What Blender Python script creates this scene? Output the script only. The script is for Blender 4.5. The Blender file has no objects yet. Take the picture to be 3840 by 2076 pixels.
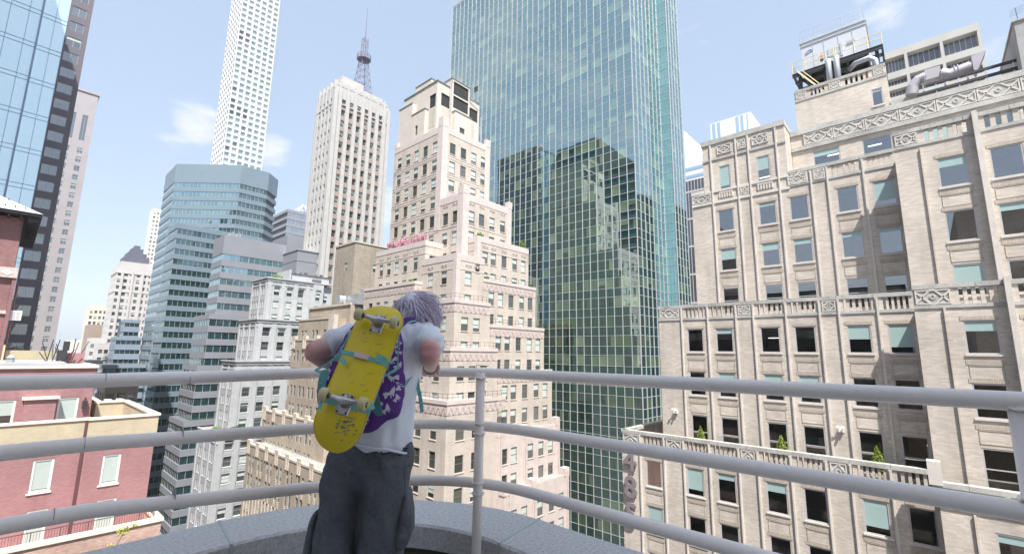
import bpy, bmesh, math, random
from mathutils import Vector, Matrix
random.seed(7)
C = bpy.context.scene.collection
# ------------------------------------------------------------------ camera
CZ = 76.4
FR, PITCH, ROLL, YAW = 0.89, math.radians(9.5), math.radians(0.8), math.radians(47.8)
ZU = Vector((0, 0, 1))
F0 = Vector((math.sin(YAW), math.cos(YAW), 0)); R0 = Vector((math.cos(YAW), -math.sin(YAW), 0))
FW = F0*math.cos(PITCH)+ZU*math.sin(PITCH); _u = -F0*math.sin(PITCH)+ZU*math.cos(PITCH)
RT = R0*math.cos(ROLL)+_u*math.sin(ROLL); UP = -R0*math.sin(ROLL)+_u*math.cos(ROLL)
cd = bpy.data.cameras.new("camera"); cam = bpy.data.objects.new("camera", cd); C.objects.link(cam)
cd.sensor_width = 36; cd.lens = 18*FR; cd.clip_start = 0.05; cd.clip_end = 12000
m = Matrix.Identity(4)
for i in range(3): m[i][0], m[i][1], m[i][2] = RT[i], UP[i], -FW[i]
m[2][3] = CZ; cam.matrix_world = m
bpy.context.scene.camera = cam
def project(p):
    q = Vector(p)-Vector((0, 0, CZ)); z = q.dot(FW)
    return None if z < .1 else (512+512*FR*q.dot(RT)/z, 276.5-512*FR*q.dot(UP)/z)
# ------------------------------------------------------------------ world, sun, exposure
SUN_TO = Vector((-1, -1.45, 3.05)).normalized()
wd = bpy.data.worlds.new("World"); bpy.context.scene.world = wd; wd.use_nodes = True
nt = wd.node_tree; N = nt.nodes; LK = nt.links; N.clear()
sky = N.new("ShaderNodeTexSky"); sky.sky_type = 'NISHITA'; sky.sun_disc = False
sky.sun_elevation = math.asin(SUN_TO.z); sky.sun_rotation = math.atan2(SUN_TO.x, SUN_TO.y)
sky.altitude = 80; sky.air_density = 1.0; sky.dust_density = 2.2; sky.ozone_density = 1.0
bg = N.new("ShaderNodeBackground"); bg.inputs[1].default_value = 0.15
out = N.new("ShaderNodeOutputWorld")
tc = N.new("ShaderNodeTexCoord")
mp = N.new("ShaderNodeMapping"); mp.inputs['Scale'].default_value = (1, 1, 2.6)
LK.new(tc.outputs['Generated'], mp.inputs[0])
nz = N.new("ShaderNodeTexNoise"); nz.inputs['Scale'].default_value = 8; nz.inputs['Detail'].default_value = 9; nz.inputs['Roughness'].default_value = .6; nz.inputs['Distortion'].default_value = .35
LK.new(mp.outputs[0], nz.inputs['Vector'])
def cloud_patch(az, el, rad, prev, w=.3):
    v = Vector((math.sin(az)*math.cos(el), math.cos(az)*math.cos(el), math.sin(el)))
    d = N.new("ShaderNodeVectorMath"); d.operation = 'DISTANCE'; d.inputs[1].default_value = v; LK.new(tc.outputs['Generated'], d.inputs[0])
    r = N.new("ShaderNodeMapRange"); r.interpolation_type = 'SMOOTHERSTEP'; r.inputs[1].default_value = 0; r.inputs[2].default_value = rad; r.inputs[3].default_value = w; r.inputs[4].default_value = 0
    LK.new(d.outputs['Value'], r.inputs[0])
    if prev is None: return r.outputs[0]
    a = N.new("ShaderNodeMath"); a.operation = 'MAXIMUM'; LK.new(prev, a.inputs[0]); LK.new(r.outputs[0], a.inputs[1]); return a.outputs[0]
pm = None
for a, e, r, w in ((0.1939, 0.387, 0.075, 0.42), (0.318, 0.3815, 0.07, 0.4), (0.5639, 0.3041, 0.1, 0.26), (1.5605, 0.5714, 0.07, 0.22), (1.6909, 0.4164, 0.09, 0.24), (1.2559, 0.593, 0.1, 0.05), (0.1828, 0.353, 0.08, 0.22)): pm = cloud_patch(a, e, r, pm, w)
for a, e, r, w in ((-.9, .55, .9, .16), (2.6, .9, .9, .16), (-2.2, .5, .8, .15), (-.75, .62, .3, .26)): pm = cloud_patch(a, e, r, pm, w)
sm = N.new("ShaderNodeMath"); sm.operation = 'ADD'; LK.new(nz.outputs[0], sm.inputs[0]); LK.new(pm, sm.inputs[1])
mr = N.new("ShaderNodeMapRange"); mr.inputs[1].default_value = .66; mr.inputs[2].default_value = .88; LK.new(sm.outputs[0], mr.inputs[0])
mx = N.new("ShaderNodeMix"); mx.data_type = 'RGBA'
hz = N.new("ShaderNodeMix"); hz.data_type = 'RGBA'; hz.inputs[0].default_value = .66; LK.new(sky.outputs[0], hz.inputs[6]); hz.inputs[7].default_value = (2.0, 2.47, 3.1, 1)
LK.new(mr.outputs[0], mx.inputs[0]); LK.new(hz.outputs[2], mx.inputs[6]); mx.inputs[7].default_value = (3.1, 3.25, 3.6, 1)
LK.new(mx.outputs[2], bg.inputs[0]); LK.new(bg.outputs[0], out.inputs[0])
sl = bpy.data.lights.new("sun", 'SUN'); sl.energy = 4.9; sl.angle = math.radians(.53); sl.color = (1, .965, .92)
so = bpy.data.objects.new("sun", sl); C.objects.link(so); so.rotation_euler = SUN_TO.to_track_quat('Z', 'Y').to_euler(); so.location = (0, 0, 300)
sc = bpy.context.scene
sc.view_settings.view_transform = 'Standard'; sc.view_settings.look = 'None'; sc.view_settings.gamma = 1; sc.view_settings.exposure = 1.0
sc.cycles.max_bounces = 8; sc.cycles.transparent_max_bounces = 12; sc.cycles.sample_clamp_indirect = 6
# ------------------------------------------------------------------ materials
MATS = {}
def _new(name):
    m = bpy.data.materials.new(name); m.use_nodes = True; n = m.node_tree.nodes; n.clear()
    o = n.new("ShaderNodeOutputMaterial"); return m, n, m.node_tree.links, o
def posuv(n, l, su=1, sv=1):
    """facade coordinates: (x+y, z) of the object's own mesh space"""
    t = n.new("ShaderNodeTexCoord"); s = n.new("ShaderNodeSeparateXYZ"); l.new(t.outputs['Object'], s.inputs[0])
    a = n.new("ShaderNodeMath"); a.operation = 'ADD'; l.new(s.outputs[0], a.inputs[0]); l.new(s.outputs[1], a.inputs[1])
    c = n.new("ShaderNodeCombineXYZ"); l.new(a.outputs[0], c.inputs[0]); l.new(s.outputs[2], c.inputs[1])
    mp = n.new("ShaderNodeMapping"); mp.inputs['Scale'].default_value = (su, sv, 1); l.new(c.outputs[0], mp.inputs[0]); return mp.outputs[0], t
def ramp(n, l, src, stops):
    r = n.new("ShaderNodeValToRGB"); l.new(src, r.inputs[0]); e = r.color_ramp.elements
    e[0].position, e[0].color = stops[0][0], (*stops[0][1], 1); e[1].position, e[1].color = stops[-1][0], (*stops[-1][1], 1)
    for p, c in stops[1:-1]: x = e.new(p); x.color = (*c, 1)
    return r.outputs[0]
def stone(name, c, var=.16, scale=.6, rough=.85, bump=.15, fine=9, metal=0, stretch=1, island=0, spec=.5):
    if name in MATS: return MATS[name]
    m, n, l, o = _new(name); b = n.new("ShaderNodeBsdfPrincipled"); l.new(b.outputs[0], o.inputs[0])
    b.inputs['Roughness'].default_value = rough; b.inputs['Metallic'].default_value = metal; b.inputs['Specular IOR Level'].default_value = spec
    t = n.new("ShaderNodeTexCoord"); mp = n.new("ShaderNodeMapping"); mp.inputs['Scale'].default_value = (1, 1, stretch); l.new(t.outputs['Object'], mp.inputs[0])
    a = n.new("ShaderNodeTexNoise"); a.inputs['Scale'].default_value = scale; a.inputs['Detail'].default_value = 6; l.new(mp.outputs[0], a.inputs[0])
    f = n.new("ShaderNodeTexNoise"); f.inputs['Scale'].default_value = fine; f.inputs['Detail'].default_value = 4; l.new(t.outputs['Object'], f.inputs[0])
    av = n.new("ShaderNodeMath"); av.operation = 'MULTIPLY_ADD'; av.inputs[1].default_value = .6; l.new(a.outputs[0], av.inputs[0])
    fm = n.new("ShaderNodeMath"); fm.operation = 'MULTIPLY'; fm.inputs[1].default_value = .4; l.new(f.outputs[0], fm.inputs[0]); l.new(fm.outputs[0], av.inputs[2])
    src = av.outputs[0]
    if island:
        g = n.new("ShaderNodeNewGeometry"); i = n.new("ShaderNodeMath"); i.operation = 'MULTIPLY_ADD'; i.inputs[1].default_value = island; i.inputs[2].default_value = -island/2
        l.new(g.outputs['Random Per Island'], i.inputs[0]); ad = n.new("ShaderNodeMath"); l.new(src, ad.inputs[0]); l.new(i.outputs[0], ad.inputs[1]); src = ad.outputs[0]
    col = ramp(n, l, src, [(.25, tuple(x*(1-var*1.6) for x in c)), (.5, c), (.75, tuple(min(1, x*(1+var)) for x in c))])
    l.new(col, b.inputs['Base Color'])
    if bump:
        bp = n.new("ShaderNodeBump"); bp.inputs['Strength'].default_value = bump; bp.inputs['Distance'].default_value = .02; l.new(f.outputs[0], bp.inputs['Height']); l.new(bp.outputs[0], b.inputs['Normal'])
    MATS[name] = m; return m
def brick(name, c1, c2, mortar, bw=.3, bh=.1, rough=.9, patch=.22, bump=.5, off=.5, streak=.7):
    if name in MATS: return MATS[name]
    m, n, l, o = _new(name); b = n.new("ShaderNodeBsdfPrincipled"); l.new(b.outputs[0], o.inputs[0]); b.inputs['Roughness'].default_value = rough
    uv, t = posuv(n, l)
    k = n.new("ShaderNodeTexBrick"); k.inputs['Scale'].default_value = 1; k.inputs['Brick Width'].default_value = bw; k.inputs['Row Height'].default_value = bh
    k.inputs['Mortar Size'].default_value = bh*.09; k.inputs['Mortar Smooth'].default_value = .3; k.offset = off; k.inputs['Bias'].default_value = 0
    k.inputs['Color1'].default_value = (*c1, 1); k.inputs['Color2'].default_value = (*c2, 1); k.inputs['Mortar'].default_value = (*mortar, 1)
    l.new(uv, k.inputs['Vector'])
    a = n.new("ShaderNodeTexNoise"); a.inputs['Scale'].default_value = .35; a.inputs['Detail'].default_value = 7; l.new(t.outputs['Object'], a.inputs[0])
    rg = ramp(n, l, a.outputs[0], [(.3, (1-patch,)*3), (.7, (1+patch*.35,)*3)])
    mm = n.new("ShaderNodeMix"); mm.data_type = 'RGBA'; mm.blend_type = 'MULTIPLY'; mm.inputs[0].default_value = 1
    l.new(k.outputs[0], mm.inputs[6]); l.new(rg, mm.inputs[7])
    a2 = n.new("ShaderNodeTexNoise"); a2.inputs['Scale'].default_value = 1; a2.inputs['Detail'].default_value = 4
    uv2, _ = posuv(n, l, 2.2, 9); l.new(uv2, a2.inputs[0])
    rg2 = ramp(n, l, a2.outputs[0], [(.3, (.94,)*3), (.7, (1.03,)*3)])
    m3 = n.new("ShaderNodeMix"); m3.data_type = 'RGBA'; m3.blend_type = 'MULTIPLY'; m3.inputs[0].default_value = 1; l.new(mm.outputs[2], m3.inputs[6]); l.new(rg2, m3.inputs[7])
    a3 = n.new("ShaderNodeTexNoise"); a3.inputs['Scale'].default_value = 1; a3.inputs['Detail'].default_value = 5; uv3, _ = posuv(n, l, 1.1, .10); l.new(uv3, a3.inputs[0])
    rg3 = ramp(n, l, a3.outputs[0], [(.30, (.80, .79, .77)), (.48, (1, 1, 1)), (.8, (1.04, 1.03, 1.02))])
    m4 = n.new("ShaderNodeMix"); m4.data_type = 'RGBA'; m4.blend_type = 'MULTIPLY'; m4.inputs[0].default_value = streak; l.new(m3.outputs[2], m4.inputs[6]); l.new(rg3, m4.inputs[7])
    l.new(m4.outputs[2], b.inputs['Base Color'])
    bp = n.new("ShaderNodeBump"); bp.inputs['Strength'].default_value = bump; bp.inputs['Distance'].default_value = .01; l.new(k.outputs['Fac'], bp.inputs['Height']); bp.invert = True; l.new(bp.outputs[0], b.inputs['Normal'])
    MATS[name] = m; return m
def glass(name, c, c2=None, refl=.16, edge=.75, rough=.02, tint=(1, 1, 1), wav=0.0, dens=0.0, rdark=.7):
    """opaque window glass seen from outside: dark room colour per pane + mirror layer growing at grazing angles"""
    if name in MATS: return MATS[name]
    m, n, l, o = _new(name); d = n.new("ShaderNodeBsdfDiffuse"); g = n.new("ShaderNodeBsdfGlossy"); g.inputs['Roughness'].default_value = rough; g.inputs[0].default_value = (*tint, 1)
    geo = n.new("ShaderNodeNewGeometry"); oi = n.new("ShaderNodeObjectInfo")
    a = n.new("ShaderNodeMath"); l.new(geo.outputs['Random Per Island'], a.inputs[0]); l.new(oi.outputs['Random'], a.inputs[1]); fr = n.new("ShaderNodeMath"); fr.operation = 'FRACT'; l.new(a.outputs[0], fr.inputs[0])
    col = ramp(n, l, fr.outputs[0], [(0, c), (1, c2 or tuple(x*1.8 for x in c))]); l.new(col, d.inputs[0])
    w = n.new("ShaderNodeLayerWeight"); w.inputs['Blend'].default_value = .35
    p = n.new("ShaderNodeMath"); p.operation = 'POWER'; p.inputs[1].default_value = 2.2; l.new(w.outputs['Facing'], p.inputs[0])
    q = n.new("ShaderNodeMath"); q.operation = 'MULTIPLY_ADD'; q.inputs[1].default_value = edge; q.inputs[2].default_value = refl; l.new(p.outputs[0], q.inputs[0]); q.use_clamp = True
    mx = n.new("ShaderNodeMixShader"); l.new(q.outputs[0], mx.inputs[0]); l.new(d.outputs[0], mx.inputs[1]); l.new(g.outputs[0], mx.inputs[2]); l.new(mx.outputs[0], o.inputs[0])
    if wav:
        t = n.new("ShaderNodeTexCoord"); z = n.new("ShaderNodeTexNoise"); z.inputs['Scale'].default_value = .9; z.inputs['Detail'].default_value = 1; l.new(t.outputs['Object'], z.inputs[0])
        bp = n.new("ShaderNodeBump"); bp.inputs['Strength'].default_value = wav; bp.inputs['Distance'].default_value = .05; l.new(z.outputs[0], bp.inputs['Height']); l.new(bp.outputs[0], g.inputs['Normal'])
    MATS[name] = m; return m
def seeglass(name, tint=(.62, .68, .66), refl=.34, edge=.6):
    if name in MATS: return MATS[name]
    m, n, l, o = _new(name); d = n.new("ShaderNodeBsdfTransparent"); d.inputs[0].default_value = (*tint, 1); g = n.new("ShaderNodeBsdfGlossy"); g.inputs['Roughness'].default_value = .01
    w = n.new("ShaderNodeLayerWeight"); w.inputs['Blend'].default_value = .35
    p = n.new("ShaderNodeMath"); p.operation = 'POWER'; p.inputs[1].default_value = 2.2; l.new(w.outputs['Facing'], p.inputs[0])
    q = n.new("ShaderNodeMath"); q.operation = 'MULTIPLY_ADD'; q.inputs[1].default_value = edge; q.inputs[2].default_value = refl; l.new(p.outputs[0], q.inputs[0]); q.use_clamp = True
    mx = n.new("ShaderNodeMixShader"); l.new(q.outputs[0], mx.inputs[0]); l.new(d.outputs[0], mx.inputs[1]); l.new(g.outputs[0], mx.inputs[2]); l.new(mx.outputs[0], o.inputs[0])
    MATS[name] = m; return m
def plain(name, c, rough=.6, metal=0, spec=.5, emit=0):
    if name in MATS: return MATS[name]
    m, n, l, o = _new(name); b = n.new("ShaderNodeBsdfPrincipled"); l.new(b.outputs[0], o.inputs[0])
    t = n.new("ShaderNodeTexCoord"); a = n.new("ShaderNodeTexNoise"); a.inputs['Scale'].default_value = 3; a.inputs['Detail'].default_value = 5; l.new(t.outputs['Object'], a.inputs[0])
    col = ramp(n, l, a.outputs[0], [(.3, tuple(x*.85 for x in c)), (.7, tuple(min(1, x*1.08) for x in c))]); l.new(col, b.inputs['Base Color'])
    b.inputs['Roughness'].default_value = rough; b.inputs['Metallic'].default_value = metal; b.inputs['Specular IOR Level'].default_value = spec
    if emit: b.inputs['Emission Color'].default_value = (*c, 1); b.inputs['Emission Strength'].default_value = emit
    MATS[name] = m; return m
# ------------------------------------------------------------------ mesh builder and object helpers
class MB:
    def __init__(s): s.v = []; s.f = []; s.m = []
    def face(s, pts, m=0):
        k = len(s.v); s.v += [tuple(p) for p in pts]; s.f.append(tuple(range(k, k+len(pts)))); s.m.append(m)
    def box(s, x0, x1, y0, y1, z0, z1, m=0, top=None):
        if x0 > x1: x0, x1 = x1, x0
        if y0 > y1: y0, y1 = y1, y0
        k = len(s.v); s.v += [(x0, y0, z0), (x1, y0, z0), (x1, y1, z0), (x0, y1, z0), (x0, y0, z1), (x1, y0, z1), (x1, y1, z1), (x0, y1, z1)]
        for q in ((0, 3, 2, 1), (4, 5, 6, 7), (0, 1, 5, 4), (1, 2, 6, 5), (2, 3, 7, 6), (3, 0, 4, 7)):
            s.f.append(tuple(k+i for i in q)); s.m.append(m)
        if top is not None: s.m[-5] = top
    def prism(s, poly, z0, z1, m=0, top=None):
        n = len(poly); k = len(s.v)
        s.v += [(x, y, z0) for x, y in poly]+[(x, y, z1) for x, y in poly]
        for i in range(n): j = (i+1) % n; s.f.append((k+i, k+j, k+n+j, k+n+i)); s.m.append(m)
        s.f.append(tuple(k+n+i for i in range(n))); s.m.append(m if top is None else top)
        s.f.append(tuple(k+i for i in reversed(range(n)))); s.m.append(m)
    def tube(s, pts, r, n=8, m=0, caps=True):
        pts = [Vector(p) for p in pts]; rr = r if isinstance(r, (list, tuple)) else [r]*len(pts)
        k0 = len(s.v); a = None
        for i, p in enumerate(pts):
            t = (pts[min(i+1, len(pts)-1)]-pts[max(i-1, 0)]).normalized()
            if a is None: a = t.orthogonal().normalized()
            a = (a-t*a.dot(t)).normalized(); b = t.cross(a)
            for j in range(n):
                w = 2*math.pi*j/n; s.v.append(tuple(p+(a*math.cos(w)+b*math.sin(w))*rr[i]))
        for i in range(len(pts)-1):
            for j in range(n):
                k = k0+i*n; s.f.append((k+j, k+(j+1) % n, k+n+(j+1) % n, k+n+j)); s.m.append(m)
        if caps:
            s.f.append(tuple(k0+j for j in reversed(range(n)))); s.m.append(m)
            k = k0+(len(pts)-1)*n; s.f.append(tuple(k+j for j in range(n))); s.m.append(m)
    def loft(s, rings, m=0, caps=True, closed=False):
        n = len(rings[0]); k0 = len(s.v)
        for r in rings: s.v += [tuple(p) for p in r]
        R = len(rings)
        for i in range(R if closed else R-1):
            for j in range(n):
                a = k0+i*n; b = k0+((i+1) % R)*n; s.f.append((a+j, a+(j+1) % n, b+(j+1) % n, b+j)); s.m.append(m)
        if caps and not closed:
            s.f.append(tuple(k0+j for j in reversed(range(n)))); s.m.append(m)
            k = k0+(R-1)*n; s.f.append(tuple(k+j for j in range(n))); s.m.append(m)
    def mesh(s, name, mats):
        me = bpy.data.meshes.new(name); me.from_pydata(s.v, [], s.f)
        for x in mats: me.materials.append(x)
        for p, i in zip(me.polygons, s.m): p.material_index = min(i, len(mats)-1)
        me.update(); return me
    def build(s, name, mats, parent=None, smooth=False, label=None, **kw):
        if not isinstance(mats, (list, tuple)): mats = [mats]
        me = s.mesh(name, mats)
        if smooth:
            for p in me.polygons: p.use_smooth = True
        return put(name, me, parent, label=label, **kw)
WM = {}
def put(name, data, parent=None, loc=(0, 0, 0), rot=None, label=None, category=None, group=None, kind=None):
    o = bpy.data.objects.new(name, data); C.objects.link(o)
    M = Matrix.Translation(loc) if rot is None else Matrix.Translation(loc) @ rot.to_4x4()
    if parent is not None: o.parent = parent; o.matrix_parent_inverse = WM[parent.name].inverted()
    o.matrix_basis = M; WM[o.name] = M
    for k, v in (('label', label), ('category', category), ('group', group), ('kind', kind)):
        if v: o[k] = v
    return o
def thing(name, label, cat, loc, group=None): return put(name, None, None, loc, label=label, category=cat, group=group)
def fixn(o):
    bm = bmesh.new(); bm.from_mesh(o.data); bmesh.ops.remove_doubles(bm, verts=bm.verts, dist=1e-5); bmesh.ops.recalc_face_normals(bm, faces=bm.faces); bm.to_mesh(o.data); bm.free(); return o
# face frames: 'X' faces -X (u runs along +Y), 'Y' faces -Y (u runs along +X); w is depth into the wall
def fp(face, c, u, w, z): return (c+w, u, z) if face == 'X' else (u, c+w, z)
def fbox(mb, face, c, u0, u1, w0, w1, z0, z1, m=0):
    if face == 'X': mb.box(c+w0, c+w1, u0, u1, z0, z1, m)
    else: mb.box(u0, u1, c+w0, c+w1, z0, z1, m)
def fquad(mb, face, c, u0, u1, w, z0, z1, m=0, jit=0):
    j = [random.uniform(-jit, jit) for _ in range(2)] if jit else (0, 0)
    p = [fp(face, c, u0, w+j[0], z0+0), fp(face, c, u1, w-j[0], z0), fp(face, c, u1, w-j[0]+j[1], z1), fp(face, c, u0, w+j[0]+j[1], z1)]
    if face == 'X': p = p[::-1]
    mb.face(p, m)
def facade(mb, face, c, u0, u1, z0, z1, holes, depth=.25, m=0, mr=None):
    mr = m if mr is None else mr
    hs = [h for h in holes if h[1] > u0 and h[0] < u1 and h[3] > z0 and h[2] < z1]
    us = sorted({u0, u1, *[max(u0, h[0]) for h in hs], *[min(u1, h[1]) for h in hs]}); zs = sorted({z0, z1, *[max(z0, h[2]) for h in hs], *[min(z1, h[3]) for h in hs]})
    for i in range(len(zs)-1):
        zc = (zs[i]+zs[i+1])/2; row = [h for h in hs if h[2] < zc < h[3]]; st = None
        for j in range(len(us)-1):
            uc = (us[j]+us[j+1])/2; hole = any(h[0] < uc < h[1] for h in row)
            if not hole and st is None: st = us[j]
            if (hole or j == len(us)-2) and st is not None:
                e = us[j] if hole else us[j+1]; fquad(mb, face, c, st, e, 0, zs[i], zs[i+1], m); st = None
    for h in hs:
        a, b, q, r = h[:4]
        for pts in ([fp(face, c, a, 0, q), fp(face, c, a, depth, q), fp(face, c, a, depth, r), fp(face, c, a, 0, r)],
                    [fp(face, c, b, 0, q), fp(face, c, b, 0, r), fp(face, c, b, depth, r), fp(face, c, b, depth, q)],
                    [fp(face, c, a, 0, q), fp(face, c, b, 0, q), fp(face, c, b, depth, q), fp(face, c, a, depth, q)],
                    [fp(face, c, a, 0, r), fp(face, c, a, depth, r), fp(face, c, b, depth, r), fp(face, c, b, 0, r)]): mb.face(pts, mr)
def grid(cols, w, tops, h): return [(c-w/2, c+w/2, t-h, t) for t in tops for c in cols]
class Bld:
    """one building: an Empty, a wall part built from blocks, and window parts (the 100 that show largest; any rest as one)"""
    def __init__(s, name, label, base, mats, style, group=None, depth=.25):
        s.o = thing(name, label, 'building', base, group); s.w = MB(); s.mats = mats; s.wins = []; s.style = style; s.depth = depth
    def block(s, x0, x1, y0, y1, z0, z1, wx=(), wy=(), m=0, top=None, style=None, parapet=0):
        facade(s.w, 'X', x0, y0, y1, z0, z1, wx, s.depth, m); facade(s.w, 'Y', y0, x0, x1, z0, z1, wy, s.depth, m)
        s.w.face([(x1, y0, z0), (x1, y1, z0), (x1, y1, z1), (x1, y0, z1)], m); s.w.face([(x1, y1, z0), (x0, y1, z0), (x0, y1, z1), (x1, y1, z1)], m)
        t = .35
        if parapet:
            zr = z1-parapet; tm = m if top is None else top
            s.w.face([(x0, y0, zr), (x1, y0, zr), (x1, y1, zr), (x0, y1, zr)], tm)
            for q in ((x0, x1, y0, y0+t), (x0, x1, y1-t, y1), (x0, x0+t, y0+t, y1-t), (x1-t, x1, y0+t, y1-t)):
                s.w.face([(q[0], q[2], z1), (q[1], q[2], z1), (q[1], q[3], z1), (q[0], q[3], z1)], m)
            s.w.face([(x0+t, y0+t, zr), (x0+t, y1-t, zr), (x0+t, y1-t, z1), (x0+t, y0+t, z1)], m); s.w.face([(x0+t, y1-t, zr), (x1-t, y1-t, zr), (x1-t, y1-t, z1), (x0+t, y1-t, z1)], m)
            s.w.face([(x1-t, y1-t, zr), (x1-t, y0+t, zr), (x1-t, y0+t, z1), (x1-t, y1-t, z1)], m); s.w.face([(x1-t, y0+t, zr), (x0+t, y0+t, zr), (x0+t, y0+t, z1), (x1-t, y0+t, z1)], m)
        else: s.w.face([(x0, y0, z1), (x1, y0, z1), (x1, y1, z1), (x0, y1, z1)], m if top is None else top)
        for h in wx:
            if h[0] >= y0-.01 and h[1] <= y1+.01 and h[3] <= z1+.01: s.wins.append(('X', x0, *h[:4], style or s.style))
        for h in wy:
            if h[0] >= x0-.01 and h[1] <= x1+.01 and h[3] <= z1+.01: s.wins.append(('Y', y0, *h[:4], style or s.style))
    def add(s, mb, mat):
        """surface relief that belongs to the wall"""
        s.mats = list(s.mats)+[mat]; k = len(s.w.v); s.w.v += mb.v; s.w.f += [tuple(i+k for i in f) for f in mb.f]; s.w.m += [len(s.mats)-1]*len(mb.f)
    def finish(s, n=100, name='window', wallname='wall', frames=True):
        ALLB.append(s)
        sc_ = []
        for w in s.wins:
            face, c, a, b, q, r, st = w; P = [project(fp(face, c, u, .1, z)) for u in (a, b) for z in (q, r)]
            if any(p is None for p in P): sc_.append((0, w)); continue
            xs = [p[0] for p in P]; ys = [p[1] for p in P]; ins = min(xs) < 1024 and max(xs) > 0 and min(ys) < 553 and max(ys) > 0
            sc_.append(((max(xs)-min(xs))*(max(ys)-min(ys)) if ins else 0, w))
        sc_.sort(key=lambda t: -t[0]); rest = MB(); mats = None; nrest = 0
        for i, (a, w) in enumerate(sc_):
            if i < n and a > 0: emit_window(s.o, w, name, s.depth, frames)
            else: st = STY[w[6]]; mats = st['mats']; win_mesh(rest, w[0], w[1], w[2], w[3], w[4], w[5], s.depth, w[6], random.random(), None); nrest += 1
        if nrest: rest.build(name+'s', mats, s.o, kind='stuff')
STY = {}; ALLB = []
def win_mesh(mb, face, c, u0, u1, z0, z1, depth, style, rnd, only):
    """only: None = all, 'pane', 'frame'.  materials of every style: 0 pane, 1 frame, 2 blind behind glass"""
    s = STY[style]; d = depth*s.get('d', .75); t = s.get('t', .05); bl = s['blinds'][int(rnd*997) % len(s['blinds'])]
    if only in (None, 'pane'):
        zb = z1-t-(z1-z0-2*t)*bl
        if bl < 1: fquad(mb, face, c, u0+t, u1-t, d, z0+t, zb, 0, s.get('jit', 0))
        if bl > 0: fquad(mb, face, c, u0+t, u1-t, d, zb, z1-t, 2)
    if only in (None, 'frame'):
        for a in ((u0, u0+t, z0, z1), (u1-t, u1, z0, z1), (u0+t, u1-t, z0, z0+t), (u0+t, u1-t, z1-t, z1)): fbox(mb, face, c, a[0], a[1], d-.04, d+.06, a[2], a[3], 1)
        if s.get('sash'): zm = (z0+z1)/2; fbox(mb, face, c, u0+t, u1-t, d-.03, d+.05, zm-.03, zm+.03, 1)
        for k in range(1, s.get('mull', 1)): um = u0+(u1-u0)*k/s['mull']; fbox(mb, face, c, um-.03, um+.03, d-.03, d+.05, z0+t, z1-t, 1)
        if s.get('sill'): fbox(mb, face, c, u0-.08, u1+.08, -.07, d, z0-.11, z0-.002, 3)
CACHE = {}
def cached(key, fn, name, mats):
    if key not in CACHE:
        mb = MB(); fn(mb); CACHE[key] = mb.mesh(name, mats) if mb.f else None
    return CACHE[key]
def emit_window(parent, w, name, depth, frames):
    face, c, u0, u1, z0, z1, st = w; s = STY[st]; W, H = round(u1-u0, 2), round(z1-z0, 2); v = random.randrange(len(s['blinds'])); rnd = (v+.5)/997
    loc = fp(face, c, u0, 0, z0)
    if frames:
        me = cached((face, W, H, st, v, depth, 'p'), lambda mb: win_mesh(mb, face, 0, 0, W, 0, H, depth, st, rnd, 'pane'), 'pane', s['mats'])
        fr = cached((face, W, H, st, depth, 'f'), lambda mb: win_mesh(mb, face, 0, 0, W, 0, H, depth, st, rnd, 'frame'), 'frame', s['mats'])
        o = put(name, fr, parent, loc); put('pane', me, o, loc)
    else:
        me = cached((face, W, H, st, v, depth, 'a'), lambda mb: win_mesh(mb, face, 0, 0, W, 0, H, depth, st, rnd, None), name, s['mats']); put(name, me, parent, loc)
#@@BUILDINGS
# ------------------------------------------------------------------ shared materials
m_asph = stone('asphalt', (.05, .05, .055), .2, .3); m_pave = stone('pavement', (.3, .29, .28), .15, .5)
m_roof = stone('roof gravel', (.30, .29, .28), .2, .5); m_roofd = stone('dark roof felt', (.12, .12, .13), .25, .4)
m_alu = stone('grey aluminium frame', (.46, .43, .42), .06, 2, .45); m_metal = stone('galvanised metal', (.52, .54, .56), .1, 1.5, .4, metal=.6)
m_white = stone('white paint', (.74, .73, .70), .07, 2, .5); m_dark = stone('black steel', (.035, .035, .04), .2, 2, .5); m_yel = stone('yellow painted rail', (.66, .57, .34), .1, 2, .5)
m_blind = stone('roller blind behind glass', (.34, .46, .44), .05, 1.2, .25, bump=0); m_blindw = stone('pale blind behind glass', (.52, .58, .54), .08, 1.0, .25, bump=0)
g_old = glass('old window glass', (.02, .026, .024), (.10, .11, .095), .10, .7, wav=.15)
g_deco = glass('deco window glass', (.02, .028, .028), (.08, .10, .10), .12, .7)
# 485: pale roman brick and limestone coloured terracotta
b485 = brick('pale tan brick', (.635, .57, .50), (.51, .45, .385), (.56, .505, .45), .38, .1, patch=.2)
t485 = stone('limestone trim', (.575, .535, .485), .16, .9, .85, .3); t485b = stone('weathered coping stone', (.42, .41, .38), .35, .7, .9, .3)
m_pink = stone('rosy terracotta', (.56, .485, .45), .13, 1.2, .8, .3); b_bei = brick('sandy brick', (.57, .505, .435), (.51, .445, .38), (.49, .445, .395), .5, .13, patch=.16, bump=.2)
STY['485'] = dict(mats=[seeglass('office window glass'), m_alu, m_blind, t485], blinds=(0, 0, .15, .3, .5, .2, .8, 0), t=.085, sill=1, d=.2)
STY['485t'] = dict(mats=[seeglass('office window glass'), m_alu, m_blind, t485], blinds=(0, 0, 0), t=.085, sash=1, d=.2)
STY['sash'] = dict(mats=[g_old, stone('brown window frame', (.16, .13, .10), .1), m_blindw, m_pink], blinds=(0, .45, .45, .75, .3, .5, 1, 0), t=.07, sash=1, sill=1, d=.55)
STY['louver'] = dict(mats=[stone('black louvre', (.03, .03, .033), .3, 3), m_dark, m_dark, m_dark], blinds=(0,), t=.08, mull=4)
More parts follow.
